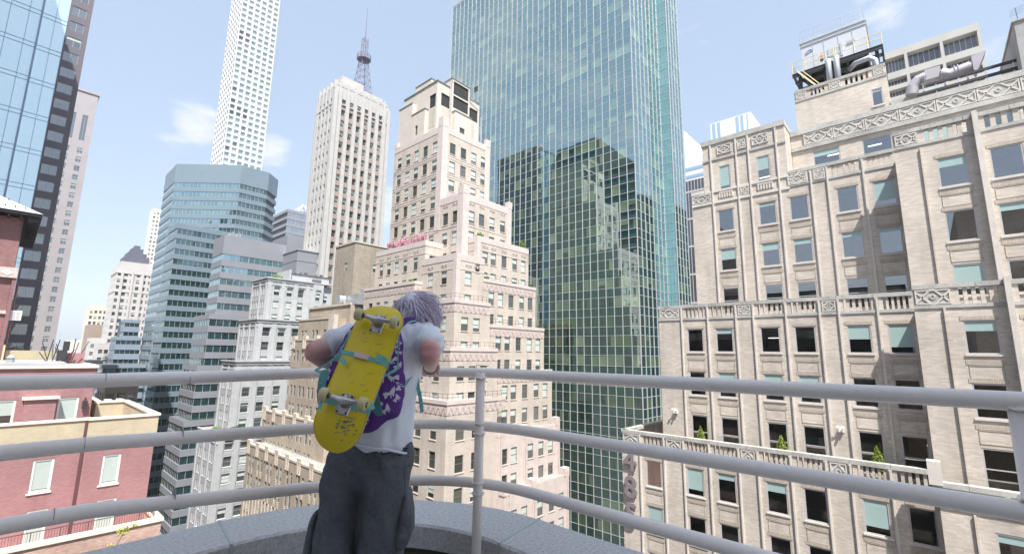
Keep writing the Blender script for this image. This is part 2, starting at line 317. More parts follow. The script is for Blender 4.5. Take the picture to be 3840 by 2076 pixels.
STY['deco'] = dict(mats=[g_deco, stone('deco window frame', (.33, .33, .33), .1), m_blindw, m_white], blinds=(0, .3, .5, .2, .5, .9), t=.06, sash=1, sill=1, d=.6)
STY['tan'] = dict(mats=[g_deco, stone('bluish window frame', (.25, .29, .30), .1), m_blindw, m_pink], blinds=(0, .5, .5, .25, .7), t=.07, sash=1, d=.6)
STY['white'] = dict(mats=[g_old, stone('tower window frame', (.25, .23, .21), .1), m_blindw, m_pink], blinds=(0, 0, .35, .5, .6, 0), t=.05, sash=1, d=.8)
STY['far'] = dict(mats=[glass('far window glass', (.05, .055, .06), (.16, .17, .17), .12, .5), m_alu, m_blindw, m_white], blinds=(0, 0, .5), t=.06, d=.7)
STY['432'] = dict(mats=[glass('supertall window glass', (.20, .30, .28), (.42, .52, .47), .22, .4), m_white, m_blindw, m_white], blinds=(0,), t=.12, d=.75)
STY['432d'] = dict(mats=[glass('supertall dark glass', (.05, .06, .07), (.14, .15, .16), .12, .4), m_white, m_blindw, m_white], blinds=(0,), t=.12, d=.75)
STY['slab'] = dict(mats=[glass('blue grey window glass', (.05, .06, .07), (.12, .14, .16), .22, .6, wav=.1), m_alu, m_blindw, m_white], blinds=(0, 0, .3), t=.05, mull=2, d=.5)
STY['red'] = dict(mats=[glass('house window glass', (.03, .03, .03), (.08, .08, .075), .14, .6), m_white, stone('pale shade behind glass', (.42, .49, .46), .05, 1, .25, bump=0), m_white], blinds=(.97, .97, .45, .97), t=.13, sill=1, d=.4)
# ------------------------------------------------------------------ ground and streets
mb = MB(); mb.face([(-2490, -790, 0), (2490, -790, 0), (2490, 4290, 0), (-2490, 4290, 0)]); mb.build('ground', m_pave, kind='structure')
mb = MB(); mb.face([(14, -400, .004), (30, -400, .004), (30, 2500, .004), (14, 2500, .004)]); mb.build('avenue_road', m_asph, kind='structure')
mb = MB(); mb.face([(30.5, 27, .008), (400, 27, .008), (400, 36, .008), (30.5, 36, .008)]); mb.build('street_road', m_asph, kind='structure')

# ================================================================== 485: stepped brick office building on the right
def lattice(mb, face, c, u0, u1, z0, z1, n, proud=.05, m=0, m2=1):
    """square frame with crossing diagonals and a small diamond"""
    fbox(mb, face, c, u0, u1, -.02, .06, z0, z1, m2)
    t = .07
    for a in ((u0, u0+t, z0, z1), (u1-t, u1, z0, z1), (u0+t, u1-t, z0, z0+t), (u0+t, u1-t, z1-t, z1)): fbox(mb, face, c, a[0], a[1], -proud-.02, .02, a[2], a[3], m)
    W = (u1-u0)/n
    def bar(ua, za, ub, zb, w=.045):
        d = Vector((ub-ua, zb-za)).normalized(); q = Vector((-d.y, d.x))*w
        P = [(ua+q.x, za+q.y), (ub+q.x, zb+q.y), (ub-q.x, zb-q.y), (ua-q.x, za-q.y)]
        f = [fp(face, c, u, -proud-.012, z) for u, z in P]; bk = [fp(face, c, u, .0, z) for u, z in P]
        mb.face(f, m)
        for i in range(4): j = (i+1) % 4; mb.face([f[i], f[j], bk[j], bk[i]], m)
    for k in range(n):
        a = u0+W*k; b = a+W; zm = (z0+z1)/2; um = (a+b)/2
        if W < (z1-z0)*1.5:
            for s in ((a+t, zm, um, z1-t), (um, z1-t, b-t, zm), (b-t, zm, um, z0+t), (um, z0+t, a+t, zm)): bar(*s)
        else:
            q = W*.27
            for s in ((a, z0+t, um, z1+.1), (a, z1-t, um, z0-.1), (um, z1+.1, b, z0+t), (um, z0-.1, b, z1-t)):
                bar(s[0], s[1], s[2]+(0), s[3])
        r = (z1-z0)*.16
        for s in ((um-r, zm, um, zm+r), (um, zm+r, um+r, zm), (um+r, zm, um, zm-r), (um, zm-r, um-r, zm)): bar(*s, .03)
def balustrade(bld, face, c, segs, z0, z1, back=.35):
    """segs: (u0,u1,kind) kind 's' = slotted brick panel, 'l' = lattice, 'b' = plain brick"""
    cop = MB(); bal = MB(); H = z1-z0
    for u0, u1, k in segs:
        if k == 's':
            n = 5 if u1-u0 > 1.7 else 4; e = .25; sw = (u1-u0-2*e)/(2*n-1)
            fbox(bal, face, c, u0, u0+e, 0, back, z0+.22, z1-.28); fbox(bal, face, c, u1-e, u1, 0, back, z0+.22, z1-.28)
            for i in range(n-1): a = u0+e+sw*(2*i+1); fbox(bal, face, c, a, a+sw, .02, back-.02, z0+.22, z1-.28)
        else:
            fbox(bal, face, c, u0, u1, 0, back, z0+.22, z1-.28)
            if k == 'l':
                p = MB(); lattice(p, face, c, u0+.12, u1-.12, z0+.26, z1-.34, 1 if u1-u0 < 1.9 else 1); p.build('ornament_panel', [t485, t485b], bld.o)
    a, b = min(s[0] for s in segs), max(s[1] for s in segs)
    fbox(cop, face, c, a, b, -.06, back+.05, z0, z0+.22)
    u = a
    while u < b-.01:
        e = min(u+2.1, b); fbox(cop, face, c, u+.01, e-.01, -.07, back+.07, z1-.28, z1); u = e
    bal.build('balustrade', b485, bld.o); cop.build('coping', t485b, bld.o)
B = Bld('brick_office_building', 'pale tan brick office building with stepped terraces, lattice balustrades and the numerals 485', (45, 0, 0), [b485, t485, m_roof], '485', depth=.3)
COL = [18.4, 14.9, 12.5, 9.1, 6.75, 3.5, 1.25]; ww = 1.36
low = grid(COL, ww, [67.5, 63.85, 60.2, 56.6, 53, 49.4, 45.8, 42.2], 2.1); mid = grid(COL[1:], ww, [78.7, 75.08], 1.98); midt = grid(COL[1:], ww, [71.5], 2.75)
up = grid(COL[2:], ww, [89.6, 85.98], 2.0); upt = grid(COL[2:], ww, [82.4], 2.3); pav = [(11.87, 12.85, 91.35, 93.85), (8.62, 9.68, 91.35, 93.85)]
B.block(38.6, 80, .4, 21.35, 0, 68.1, low, (), top=2)
B.block(40.2, 80, .4, 18.15, 68.1, 79.5, mid+midt, (), top=2)
B.block(42.7, 80, .4, 15.45, 79.5, 90.5, up+upt, (), top=2)
B.block(42.7, 48, 7.33, 14.26, 90.5, 96.4, pav, (), top=2)
bck = [(u-.95, u+.95, 92.4, 94.0) for u in (4.8, 1.4, -2.0, -5.4, -8.8)]
B.block(45, 80, -24, 7.3, 90.5, 96.2, bck, (), m=0, top=2)
BC = [-2.4, -4.85, -8.3, -10.7]; bw = 1.46
B.block(37.0, 80, -24, .42, 0, 68.1, grid(BC, bw, [67.3, 63.7, 60], 2.1), (), top=2)
B.block(38.4, 80, -24, .42, 68.1, 79.5, grid(BC, bw, [78.7, 75.05], 1.98)+grid(BC, bw, [71.45], 2.3), (), top=2)
B.block(40.6, 80, -24, .42, 79.5, 90.9, grid(BC, bw, [89.7, 86.0, 82.45], 2.05), (), top=2)
B.block(49, 58, .3, 7.3, 96.2, 100.95, [(.72, 1.5, 98.4, 100.0)], (), top=2)
B.block(49, 70, -5, .3, 96.2, 98.3, (), (), top=2)
for w in B.wins: pass
B.wins = [(*w[:6], '485t') if (70.9 < w[5] < 72 or 82 < w[5] < 82.43) else w for w in B.wins]
B.finish(100)
# rooms behind the glass
mb = MB()
for k in range(12):
    z = 43.2+3.62*k; x = 38.6 if z < 68 else 40.2 if z < 79 else 42.7; xb = x-1.7
    mb.box(x+.45, x+7, .6, (21 if z < 68 else 17.9 if z < 79 else 15.2), z-.9, z-.55, 0); mb.box(xb+.45, x+7, -23, .3, z-.9, z-.55, 0)
    for y in (20.5, 16.2, 10.8, 5, -.5, -6.6):
        if y > (21 if z < 68 else 17.9 if z < 79 else 15.2): continue
        mb.box(xb+2 if y < 0 else x+.5, x+7, y, y+.12, z-.55, z+2.7, 1)
for x, z0, z1, y in ((45, 44, 68, 21), (46.5, 68.2, 79.3, 17.9), (49, 79.6, 90.4, 15.2)): mb.box(x, x+.2, -23, y, z0, z1, 1)
mb.build('interior_rooms', [stone('office floor and ceiling', (.42, .39, .34), .15), stone('office partition', (.30, .25, .19), .4, .8)], B.o)
m_lamp = plain('fluorescent light', (1, .93, .78), emit=2.2)
for y, z, x in ((1.0, 89.1, 44.2), (1.2, 88.5, 43.8), (12.2, 93.2, 43.8), (9.0, 93.2, 44), (9.3, 92.2, 43.7), (4.4, 93.7, 46), (1.6, 93.7, 46), (9.2, 77.9, 42), (3.2, 74.4, 42)):
    b = MB(); b.box(x, x+.16, y-.45, y+.45, z, z+.05); b.build('ceiling_light', m_lamp, B.o)
# ribs
def ribs(X, us, z0, z1, w=.11, pr=.13):
    for u in us:
        b = MB(); b.box(X-pr, X-.003, u-w/2, u+w/2, z0, z1); b.box(X-pr*.55, X-.004, u+w/2, u+w/2+.07, z0, z1); b.build('pilaster', t485, B.o)
RL = [19.57, 17.39, 15.73, 13.67, 11.5, 10.19, 8.05, 5.95, 4.6, 2.55]
ribs(38.6, RL, 38, 69.5); ribs(40.2, [16.0, 13.75, 11.49, 10.18, 7.88, 5.69, 4.52, 2.32], 68.2, 80.55); ribs(42.7, [5.75, 4.64, 2.35], 79.6, 91.55); ribs(42.7, [13.5, 11.26, 10.24, 8.01], 79.6, 96.1)
for X, z0, z1 in ((40.6, 79.5, 92.3), (38.4, 68.1, 81.1), (37, 40, 69.6)):
    b = MB(); b.box(X-.42, X-.003, -3.86, -3.6, z0, z1); b.box(X-.42, X-.003, -6.9, -6.65, z0, z1); b.build('pilaster', t485, B.o)
    b = MB(); b.box(X-.12, X-.003, -1.02, -.92, z0, z1-1.6); b.build('pilaster', b485, B.o)
balustrade(B, 'X', 38.6, [(19.6, 21.35, 'l'), (17.4, 19.5, 's'), (15.8, 17.3, 'l'), (13.75, 15.7, 's'), (11.6, 13.6, 's'), (10.25, 11.45, 'l'), (8.15, 10.1, 's'), (6.05, 7.95, 's'), (4.7, 5.85, 'l'), (2.65, 4.5, 's'), (.42, 2.5, 's')], 68.1, 69.8)
balustrade(B, 'Y', 21.0, [(38.6, 40.4, 'l'), (40.4, 42.6, 's'), (42.6, 45, 's'), (45, 48, 's')], 68.1, 69.8)
balustrade(B, 'X', 40.2, [(16.1, 18.15, 'l'), (13.85, 15.9, 's'), (11.55, 13.7, 's'), (10.25, 11.42, 'l'), (7.95, 10.1, 's'), (5.75, 7.8, 's'), (4.57, 5.63, 'l'), (2.4, 4.5, 's'), (.42, 2.25, 's')], 79.5, 80.85)
balustrade(B, 'X', 42.7, [(5.85, 7.3, 'l'), (4.68, 5.7, 'l'), (2.45, 4.58, 's'), (.42, 2.3, 's')], 90.5, 91.9)
balustrade(B, 'X', 40.6, [(-1.0, .42, 'l'), (-3.6, -1.0, 's'), (-6.65, -3.9, 's'), (-9.5, -6.9, 's')], 90.9, 92.25)
balustrade(B, 'X', 38.4, [(-1.45, .42, 'l'), (-3.6, -1.45, 's'), (-6.65, -3.9, 's')], 79.5, 81.0)
balustrade(B, 'X', 37.0, [(-2.0, .42, 'b'), (-4.6, -2.0, 's'), (-7.2, -4.7, 's')], 68.1, 69.5)
balustrade(B, 'X', 49.0, [(6.2, 7.3, 'l'), (4.6, 6.2, 's'), (3.5, 4.6, 'l'), (1.3, 3.5, 's'), (.3, 1.3, 'l')], 100.95, 102.15)
b = MB(); b.box(36.9, 37.6, .15, .75, 69.3, 70.6); b.build('pier_cap', t485, B.o)
# lattice cornice of the set-back storey, parapet band and panels of the pavilion
for i in range(13):
    y1 = 6.3-2.15*i; b = MB(); lattice(b, 'X', 44.95, y1-2.1, y1, 94.75, 95.75, 1); b.build('ornament_panel', [t485, t485b], B.o)
b = MB(); b.box(44.85, 45.2, -24, 7.3, 95.8, 96.25); b.box(44.86, 45.002, -24, 7.3, 94.35, 94.7); b.box(48.9, 49.2, -5, .3, 98.0, 98.4); b.build('cornice', t485b, B.o)
b = MB(); b.box(42.6, 48.05, 7.28, 14.36, 96.15, 96.62); b.box(42.62, 42.698, 7.3, 14.3, 94.55, 94.75); b.build('cornice', t485b, B.o)
for a, c_ in ((11.65, 12.9), (10.42, 11.1), (8.6, 9.9)):
    b = MB(); lattice(b, 'X', 42.68, a, c_, 95.0, 95.85, 1); b.build('ornament_panel', [t485, t485b], B.o)
for a, c_ in ((13.65, 15.4), (10.42, 11.1), (6.0, 7.4), (4.78, 5.5)):
    b = MB(); lattice(b, 'X', 42.68, a, c_, 90.65, 91.4, 1); b.build('ornament_panel', [t485, t485b], B.o)
b = MB(); b.box(42.62, 42.698, 7.3, 15.45, 90.35, 90.6); b.box(42.62, 42.9, 14.3, 15.5, 91.5, 91.85); b.box(42.62, 42.698, 7.3, 14.2, 91.42, 91.62)
for u0 in (11.75, 8.5):
    for k in range(6): b.box(42.58, 42.698, u0+.22*k, u0+.22*k+.1, 90.75, 91.2)
b.build('cornice', t485, B.o)
b = MB(); b.box(42.7, 43.1, 14.27, 15.45, 90.5, 91.6); b.build('parapet', b485, B.o)
# shallow brick panels and soldier courses between floors
b = MB()
def panels(X, cols, tops, w, h=2.0):
    for t in tops:
        for c_ in cols:
            a, e = c_-w/2, c_+w/2; z1 = t-h-.62; z0 = z1-.78
            b.box(X-.02, X-.002, a-.1, e+.1, z1+.03, z1+.3)
            b.box(X-.02, X-.002, a-.1, e+.1, t+.02, t+.26)
            for q in ((a, e, z1-.035, z1), (a, e, z0, z0+.035), (a, a+.035, z0, z1), (e-.035, e, z0, z1)): b.box(X-.025, X-.003, *q)
panels(38.6, COL, [67.5, 63.85, 60.2], ww); panels(40.2, COL[1:], [78.7, 75.08], ww); panels(42.7, COL[2:], [89.6, 85.98], ww); panels(40.6, BC, [89.7, 86], bw); panels(38.4, BC, [78.7, 75.05], bw)
B.add(b, brick('soldier course brick', (.62, .55, .46), (.46, .38, .3), (.4, .35, .3), .07, .26, patch=.1, off=0))
# the numerals 485 running down the corner pier
m_num = stone('mauve grey metal numeral', (.27, .235, .25), .12, 2, .4, metal=.2)
for ch, zt in (('4', 66.45), ('8', 64.26), ('5', 62.05)):
    cu = bpy.data.curves.new('numeral', 'FONT'); cu.body = ch; cu.size = 2.42; cu.extrude = .09; cu.offset = .055; cu.align_x = 'CENTER'
    to = bpy.data.objects.new('tmp', cu); me = bpy.data.meshes.new_from_object(to); bpy.data.objects.remove(to); me.materials.append(m_num); me.name = 'numeral'
    R = Matrix(((0, 0, -1), (-1, 0, 0), (0, 1, 0))).to_4x4()
    put('numeral', me, B.o, (38.42, 20.52, zt), R)
# little topiary bushes, wall lamps and sensors on the lower terrace
m_leafy = stone('yellow green clipped leaves', (.20, .26, .035), .4, 8, .7, .3, island=.6); m_pot = stone('dark planter', (.12, .11, .11), .2)
m_trunk = stone('bark', (.16, .12, .09), .3, 6)
def leaves(mb, c, rad, n, size, m=0, flat=.5, cone=0):
    for _ in range(n):
        while True:
            p = Vector((random.uniform(-1, 1), random.uniform(-1, 1), random.uniform(-1, 1)))
            if .25 < p.length < 1: break
        q = p.copy()
        if cone: q.x *= 1-.42*(p.z+1); q.y *= 1-.42*(p.z+1)
        pos = Vector((c[0]+q.x*rad[0], c[1]+q.y*rad[1], c[2]+q.z*rad[2])); a = Vector((random.gauss(0, 1), random.gauss(0, 1), random.gauss(0, 1))).normalized(); b = a.orthogonal().normalized()*size*random.uniform(.5, 1.2); e = a.cross(b.normalized())*size*random.uniform(.25, .5)
        mb.face([pos-b, pos+e, pos+b, pos-e], m)
for i, (y, lab) in enumerate(((14.6, 'leftmost clipped yellow green cone bush behind the white terrace balustrade'), (8.75, 'clipped yellow green cone bush beside the glazed terrace door'), (3.2, 'clipped yellow green cone bush in the shaded terrace corner, nearest the projecting wing'))):
    t = thing('potted_bush', lab, 'bush', (39.5, y, 68.1), 'clipped bushes on the terrace')
    b = MB(); b.box(39.25, 39.75, y-.25, y+.25, 68.1, 68.7); b.build('planter', m_pot, t)
    b = MB(); b.tube([(39.5, y, 68.7), (39.5, y, 69.3)], .04, 6, 1); leaves(b, (39.5, y, 69.8), (.62, .62, .95), 1500, .07, 0, cone=1); b.build('foliage', [m_leafy, m_trunk], t)
for y, z, lab in ((16.9, 71.6, 'white twin flood lamp on the brick wall above the terrace corner'), (5.1, 71.45, 'white twin flood lamp on the wall right of the terrace door')):
    t = thing('wall_lamp', lab, 'lamp', (40.2, y, z), 'flood lamps on the terrace wall')
    b = MB(); b.box(40.0, 40.198, y-.16, y+.16, z-.15, z+.1); b.build('lamp_body', m_white, t)
    for s in (-1, 1): h = MB(); h.tube([(39.95, y+s*.13, z+.1), (39.8, y+s*.15, z+.22)], [.04, .09], 10); h.build('lamp_head', m_white, t)
t = thing('wall_sensor', 'small yellowish box on the brick wall between two terrace windows', 'sensor', (40.2, 2.5, 71))
b = MB(); b.box(40.06, 40.198, 2.38, 2.56, 70.9, 71.1); b.box(40.1, 40.198, 2.42, 2.52, 70.75, 70.88); b.build('sensor_box', stone('cream plastic', (.6, .55, .4), .1), t)
# cooling tower on the penthouse
t = thing('cooling_tower', 'grey panelled cooling tower on a black steel platform above the penthouse', 'cooling tower', (52, 4, 101))
b = MB(); b.box(52, 56.5, 1.4, 6.75, 105.3, 108.7); b.build('casing', stone('pale galvanised panels', (.55, .57, .60), .1, .8, .45, metal=.25), t)
b = MB()
for y in (2.45, 3.6, 4.8, 5.75): b.box(51.97, 51.998, y-.03, y+.03, 105.75, 108.3)
b.box(51.93, 56.6, 1.33, 6.83, 108.3, 108.42); b.box(51.9, 56.6, 1.3, 6.86, 108.7, 108.95); b.box(51.95, 51.997, 3.65, 4.55, 106.2, 107.1); b.box(51.9, 51.997, 3.35, 3.5, 105.9, 107.3); b.box(51.88, 51.99, 2.3, 2.9, 107, 107.2); b.build('casing_trim', m_metal, t)
b = MB(); b.box(51.955, 51.996, 4.95, 5.2, 106.1, 106.32, 0); b.box(51.955, 51.996, 4.95, 5.2, 106.35, 106.75, 1); b.build('warning_label', [m_dark, stone('red label', (.6, .28, .22), .1)], t)
b = MB(); pts = [(51.97, 6.45-.09*i, 107.4+.35*math.sin(i*.32)) for i in range(9)]
b.tube(pts, .03, 5); b.tube([(51.97, 6.4, 107.35), (51.97, 5.75, 107.55)], .03, 5); b.build('maker_emblem', stone('faded blue paint', (.25, .36, .6), .1), t)
b = MB()
for z in (109.4, 110.05): b.tube([(56.4, 6.75, z), (52, 6.75, z), (52, 1.45, z), (56.4, 1.45, z)], .025, 5)
for y in (6.75, 5.5, 5.1, 3.2, 1.45): b.tube([(52, y, 108.9), (52, y, 110.05)], .03, 5)
b.build('top_railing', m_metal, t)
b = MB(); [b.box(x, x+.2, .3, 7.6, 104.75, 105.05) for x in (51.0, 52.4, 54.2, 56, 57.6)]; [b.box(51.2, 57.6, y, y+.16, 104.8, 105.0) for y in (.3, 1.5, 3, 4.6, 6.1, 7.4)]; b.box(50.95, 51.4, .3, 7.6, 105.05, 105.1); b.box(52, 56.5, 1.5, 6.6, 105.1, 105.3)
for x, y in ((51.4, 7), (51.4, .8), (51.4, 4.9), (57, 7), (57, .8)): b.box(x, x+.28, y-.14, y+.14, 101, 104.85)
b.tube([(51.5, 7, 104.8), (51.5, 5.2, 102)], .12, 6); b.tube([(51.5, 2.2, 103), (51.5, 4.4, 104.6)], .1, 6); b.build('platform', m_dark, t)
b = MB()
for z in (105.75, 106.35): b.tube([(57.5, 7.55, z), (50.95, 7.55, z), (50.95, .35, z), (57.5, .35, z)], .04, 5)
for y in (7.55, 6.4, 5.2, 4.0, 3.85, 2.4, 1.4, .35): b.tube([(50.95, y, 105.1), (50.95, y, 106.35)], .04, 5)
b.tube([(50.9, 7.1, 105.2), (50.9, 5.1, 102.2)], .1, 4); b.tube([(50.9, 6.75, 105.2), (50.9, 4.75, 102.2)], .05, 4); b.build('platform_railing', m_yel, t)
for y, k in ((4.5, .0), (3.85, .1)):
    b = MB(); b.tube([(50.9, y, 102), (50.9, y, 105.0+k), (50.95, y, 105.2+k), (51.2, y, 105.35+k), (52, y, 105.35+k)], .26, 14); b.build('insulated_pipe', m_metal, t, smooth=True)
b = MB(); b.tube([(50.9, .9, 102.2), (50.9, 1.0, 103.7), (50.95, 1.4, 104.15), (51, 2.4, 104.1), (51.5, 3, 103.9)], .24, 14); b.build('insulated_pipe', m_metal, t, smooth=True)
b = MB(); b.box(54, 58, .6, 1.9, 102.3, 104.5); b.build('equipment_housing', stone('dull red panels', (.25, .07, .08), .2), t)
# exhaust duct
m_duct = stone('mauve grey duct metal', (.42, .39, .41), .1, 1.2, .45, metal=.3)
t = thing('exhaust_duct', 'big pale metal exhaust duct with flared hood lying on the roof edge', 'duct', (48, -3, 98.3))
b = MB(); b.tube([(48.4, -1.1, 98.2), (48.4, -1.25, 98.9), (48.4, -1.6, 99.35), (48.4, -2.1, 99.45)], .42, 18); b.box(48.05, 48.75, -3.0, -2.05, 99.0, 99.9); b.tube([(48.4, -3, 99.3), (48.4, -3.5, 99.0), (48.4, -4.9, 99.2)], .47, 20); b.build('duct_pipe', m_duct, t, smooth=False)
b = MB(); b.loft([[(47.9, -4.8, 98.7), (47.9, -4.8, 99.85), (48.9, -4.8, 99.85), (48.9, -4.8, 98.7)], [(47.9, -4.95, 98.4), (47.9, -5.6, 99.95), (48.9, -5.6, 99.95), (48.9, -4.95, 98.4)]]); b.build('duct_hood', m_duct, t)
b = MB()
for y in (-2.0, -3.02, -3.8, -4.0): b.tube([(48.4+.5*math.cos(a*.4), y, 99.15+.52*math.sin(a*.4)) for a in range(17)], .025, 4)
for y in (-1.9, -3.2, -4.5): b.box(48.2, 48.6, y, y+.08, 98.2, 98.9)
b.build('duct_flange', m_metal, t)
t = thing('roof_beam_frame', 'pair of dark steel beams on short legs below the roof duct', 'steel beams', (47.6, -4, 98))
b = MB(); b.box(47.3, 47.5, -7.2, -2.0, 98.12, 98.3); b.box(47.3, 47.5, -7.0, -1.4, 97.5, 97.7); b.build('beam', m_dark, t)
for y in (-2.6, -3.9, -5.4, -6.8): b = MB(); b.box(47.33, 47.47, y, y+.07, 96.3, 98.12); b.build('leg', m_metal, t)
# wall at the right picture edge with an aerial
t = thing('stair_tower', 'grey plastered roof stair block at the right edge carrying a small aerial', 'stair block', (49, -9, 96.2))
b = MB(); b.box(46, 54, -12, -6.95, 96.2, 100.5); b.build('wall', stone('grey weathered render', (.36, .35, .34), .2, .8), t)
b = MB(); b.box(45.9, 54.1, -12.1, -6.85, 100.5, 100.62); b.build('coping', t485b, t)
t = thing('roof_aerial', 'thin television aerial on the roof block at the right edge', 'aerial', (46.3, -7.22, 100.6))
b = MB(); b.tube([(46.3, -7.22, 100.6), (46.3, -7.18, 101.75)], .018, 5); b.build('mast', m_dark, t)
b = MB()
for k in range(5): b.tube([(46.1, -7.5-.02*k, 101.15+.13*k), (46.5, -6.85-.02*k, 101.2+.13*k)], .008, 4)
b.build('aerial_rods', m_dark, t)
# concrete building behind, seen over the roof
STY['bigdark'] = dict(mats=[glass('bronze louvre glass', (.05, .055, .07), (.10, .11, .13), .1, .4), m_alu, m_blindw, m_white], blinds=(0,), t=.1, mull=6, d=.9)
K = Bld('concrete_office_block', 'pale concrete block with wide dark plant-room windows rising behind the roof duct', (90, -3, 0), [stone('pale concrete', (.46, .45, .42), .12, .4), m_roof], 'bigdark', depth=.9)
hol = [(a, b_, z-2.1, z) for z in (116.2,) for a, b_ in ((-1.5, .5), (-4.95, -1.8), (-8.3, -5.25))]+[(a, b_, z-1.0, z) for z in (113.2, 111.6, 110.0, 108.3) for a, b_ in ((-1.5, .5), (-4.95, -1.8), (-8.3, -5.25))]
K.block(75, 100, -8.6, .7, 0, 117.2, hol, (), top=1); K.finish(30)
# ================================================================== green glass tower
GX, GY, GM, GF = 78.65, 39.14, 1.755, 3.74
gv = dict(edge=.5, refl=.46, tint=(.70, .88, .89))
g_sp = glass('green spandrel glass', (.004, .035, .032), (.008, .05, .045), **gv); g_v1 = glass('green vision glass dark', (.008, .03, .026), (.03, .06, .045), **gv)
g_v2 = glass('green vision glass pale blind', (.07, .12, .075), (.20, .27, .17), edge=.5, refl=.42, tint=(.70, .88, .89)); g_v3 = glass('green vision glass curtain', (.06, .10, .04), (.12, .16, .07), edge=.5, refl=.45, tint=(.70, .88, .89))  # pale blinds and curtains, tone varied per pane
g_aq = glass('strip glass with painted sky', (.12, .25, .27), (.16, .31, .33), edge=.4, refl=.36, tint=(.85, 1, 1))  # narrow brighter face: the sky's reflection is put into its base colour
m_mul = stone('silver mullion', (.52, .52, .52), .05, 2, .4, metal=.3, bump=0)
T = thing('green_glass_tower', 'tall green glass curtain-wall tower with a silver grid, reflecting dark buildings', 'skyscraper', (100, 70, 0))
core = MB(); core.box(GX+.35, 97.6, GY+.35, 97.1, 0, 179.9); core.box(91.95, 97.6, 37.1, 42, 0, 179.9); core.build('roof_and_core', [m_roofd], T)
faces = [('X', GX, GY, 97.1, 22, 'n'), ('Y', GY, GX, 91.6, 22, 'n'), ('X', 91.6, 36.8, GY, 22, 'a'), ('Y', 36.8, 91.6, 97.9, 22, 'n')]
panes = []; mul = MB()
for face, c, u0, u1, zb, kind in faces:
    n = max(1, round((u1-u0)/GM)); W = (u1-u0)/n
    k0 = int((zb-78.0)/GF); k1 = int((180-78.0)/GF)+1
    rowb = {k: random.choice((.05, .08, .16, .35)) for k in range(k0-1, k1+1)}; rowb[-1] = .7; rowb[2] = .5; rowb[3] = .7; rowb[11] = .5; rowb[16] = .6
    for k in rowb:
        if k > 5 and k not in (11, 16): rowb[k] *= .5
    for k in range(k0, k1):
        zs = 78.0+GF*k
        for j in range(n):
            a = u0+W*j; b = a+W
            panes.append((face, c, a, b, zs-1.7, min(zs, 180), 0 if kind == 'n' else 4)); 
            if zs < 178:
                if kind == 'n': mtl = 2 if random.random() < rowb[k] else random.choice((1, 1, 1, 3)) if k < 4 else random.choice((1, 1, 1, 1, 2))
                else: mtl = 4
                if mtl == 1 and random.random() < .25:
                    s_ = a+W*random.uniform(.25, .6); panes.append((face, c, a, s_, zs, zs+GF-1.7, random.choice((2, 3) if k < 3 else (2,)))); panes.append((face, c, s_, b, zs, zs+GF-1.7, 1))
                elif mtl == 2 and random.random() < .3:
                    h_ = zs+(GF-1.7)*random.uniform(.3, .6); panes.append((face, c, a, b, h_, zs+GF-1.7, 2)); panes.append((face, c, a, b, zs, h_, 1))
                else: panes.append((face, c, a, b, zs, zs+GF-1.7, mtl))
        fbox(mul, face, c, u0, u1, -.05, .02, zs-.04, zs+.04); fbox(mul, face, c, u0, u1, -.05, .02, zs-1.74, zs-1.66)
    for j in range(n+1): a = u0+W*j; fbox(mul, face, c, a-.05, a+.05, -.11, .03, zb, 180)
    fbox(mul, face, c, u0, u1, -.12, .1, 179.9, 180.5)
panes = [p if not (p[0] == 'X' and abs(p[2]-(GX and GY+GM*26)) < .5 and abs(p[4]-147.06) < .6) else (*p[:6], 5) for p in panes]
mul.build('mullion_grid', m_mul, T)
gm = [g_sp, g_v1, g_v2, g_v3, g_aq, m_dark]
def area(p):
    P = [project(fp(p[0], p[1], u, 0, z)) for u in p[2:4] for z in p[4:6]]
    if any(q is None for q in P): return 0
    xs = [q[0] for q in P]; ys = [q[1] for q in P]
    return (max(xs)-min(xs))*(max(ys)-min(ys)) if 540 < min(xs) and max(xs) < 705 and min(ys) > 0 and max(ys) < 500 and p[4] > 60 else 0
panes.sort(key=lambda p: -area(p)); rest = MB()
for i, p in enumerate(panes):
    mb = rest if i >= 100 else MB(); fquad(mb, p[0], p[1], p[2]+.03, p[3]-.03, .0, p[4]+.02, p[5]-.02, p[6], jit=.0022)
    if i < 100: mb.build('glass_pane', gm, T)
rest.build('glass_panes', gm, T, kind='stuff')

# ================================================================== stepped sand coloured tower in the middle
S = Bld('stepped_apartment_tower', 'sandy stepped art deco tower with rosy trim, planted terraces and black rooftop louvres', (55, 60, 0), [b_bei, m_pink, m_roof], 'sash', depth=.25)
ww = 1.36; WH = 2.08
def cols(a, b, n): return [a+(b-a)*(i+.5)/n for i in range(n)]
def rows(top, n, p=3.47): return [top-p*i for i in range(n)]
S.block(47.5, 59.2, 60.1, 75.1, 84, 116.2, grid([73.2, 70.4, 67.7, 65.0, 62.2], ww, rows(113.7, 8), WH), grid([49.9, 52.5, 55.1, 57.6], 1.35, rows(113.6, 6), WH), top=2)
S.block(47.5, 59.2, 54.1, 60.1, 84, 102.3, grid([56.0, 58.5], ww, rows(99.6, 4), WH), grid([49.5, 51.8, 54.3, 57.0], 1.3, rows(99.6, 4), WH), top=2)
S.block(48.9, 61.6, 51.9, 64, 87.3, 94.9, (), grid([50.7, 52.6, 55.2, 57.9, 60.2], 1.25, rows(92.7, 2), WH), top=2)
S.block(48.9, 61.6, 50.2, 66, 80.4, 87.7, (), grid([50.6, 52.7, 55.2, 57.9, 60.1], 1.25, rows(85.85, 2), WH), top=2)
S.block(49.0, 61.8, 48.5, 66, 73.6, 80.6, (), grid([50.6, 52.6, 55.2, 58.0, 60.2], 1.25, rows(78.9, 2), WH), top=2)
S.block(49.0, 61.8, 46.8, 66, 65.3, 73.8, (), grid([50.4, 52.3, 54.9, 57.7, 60.0], 1.25, rows(71.7, 2), WH), top=2)
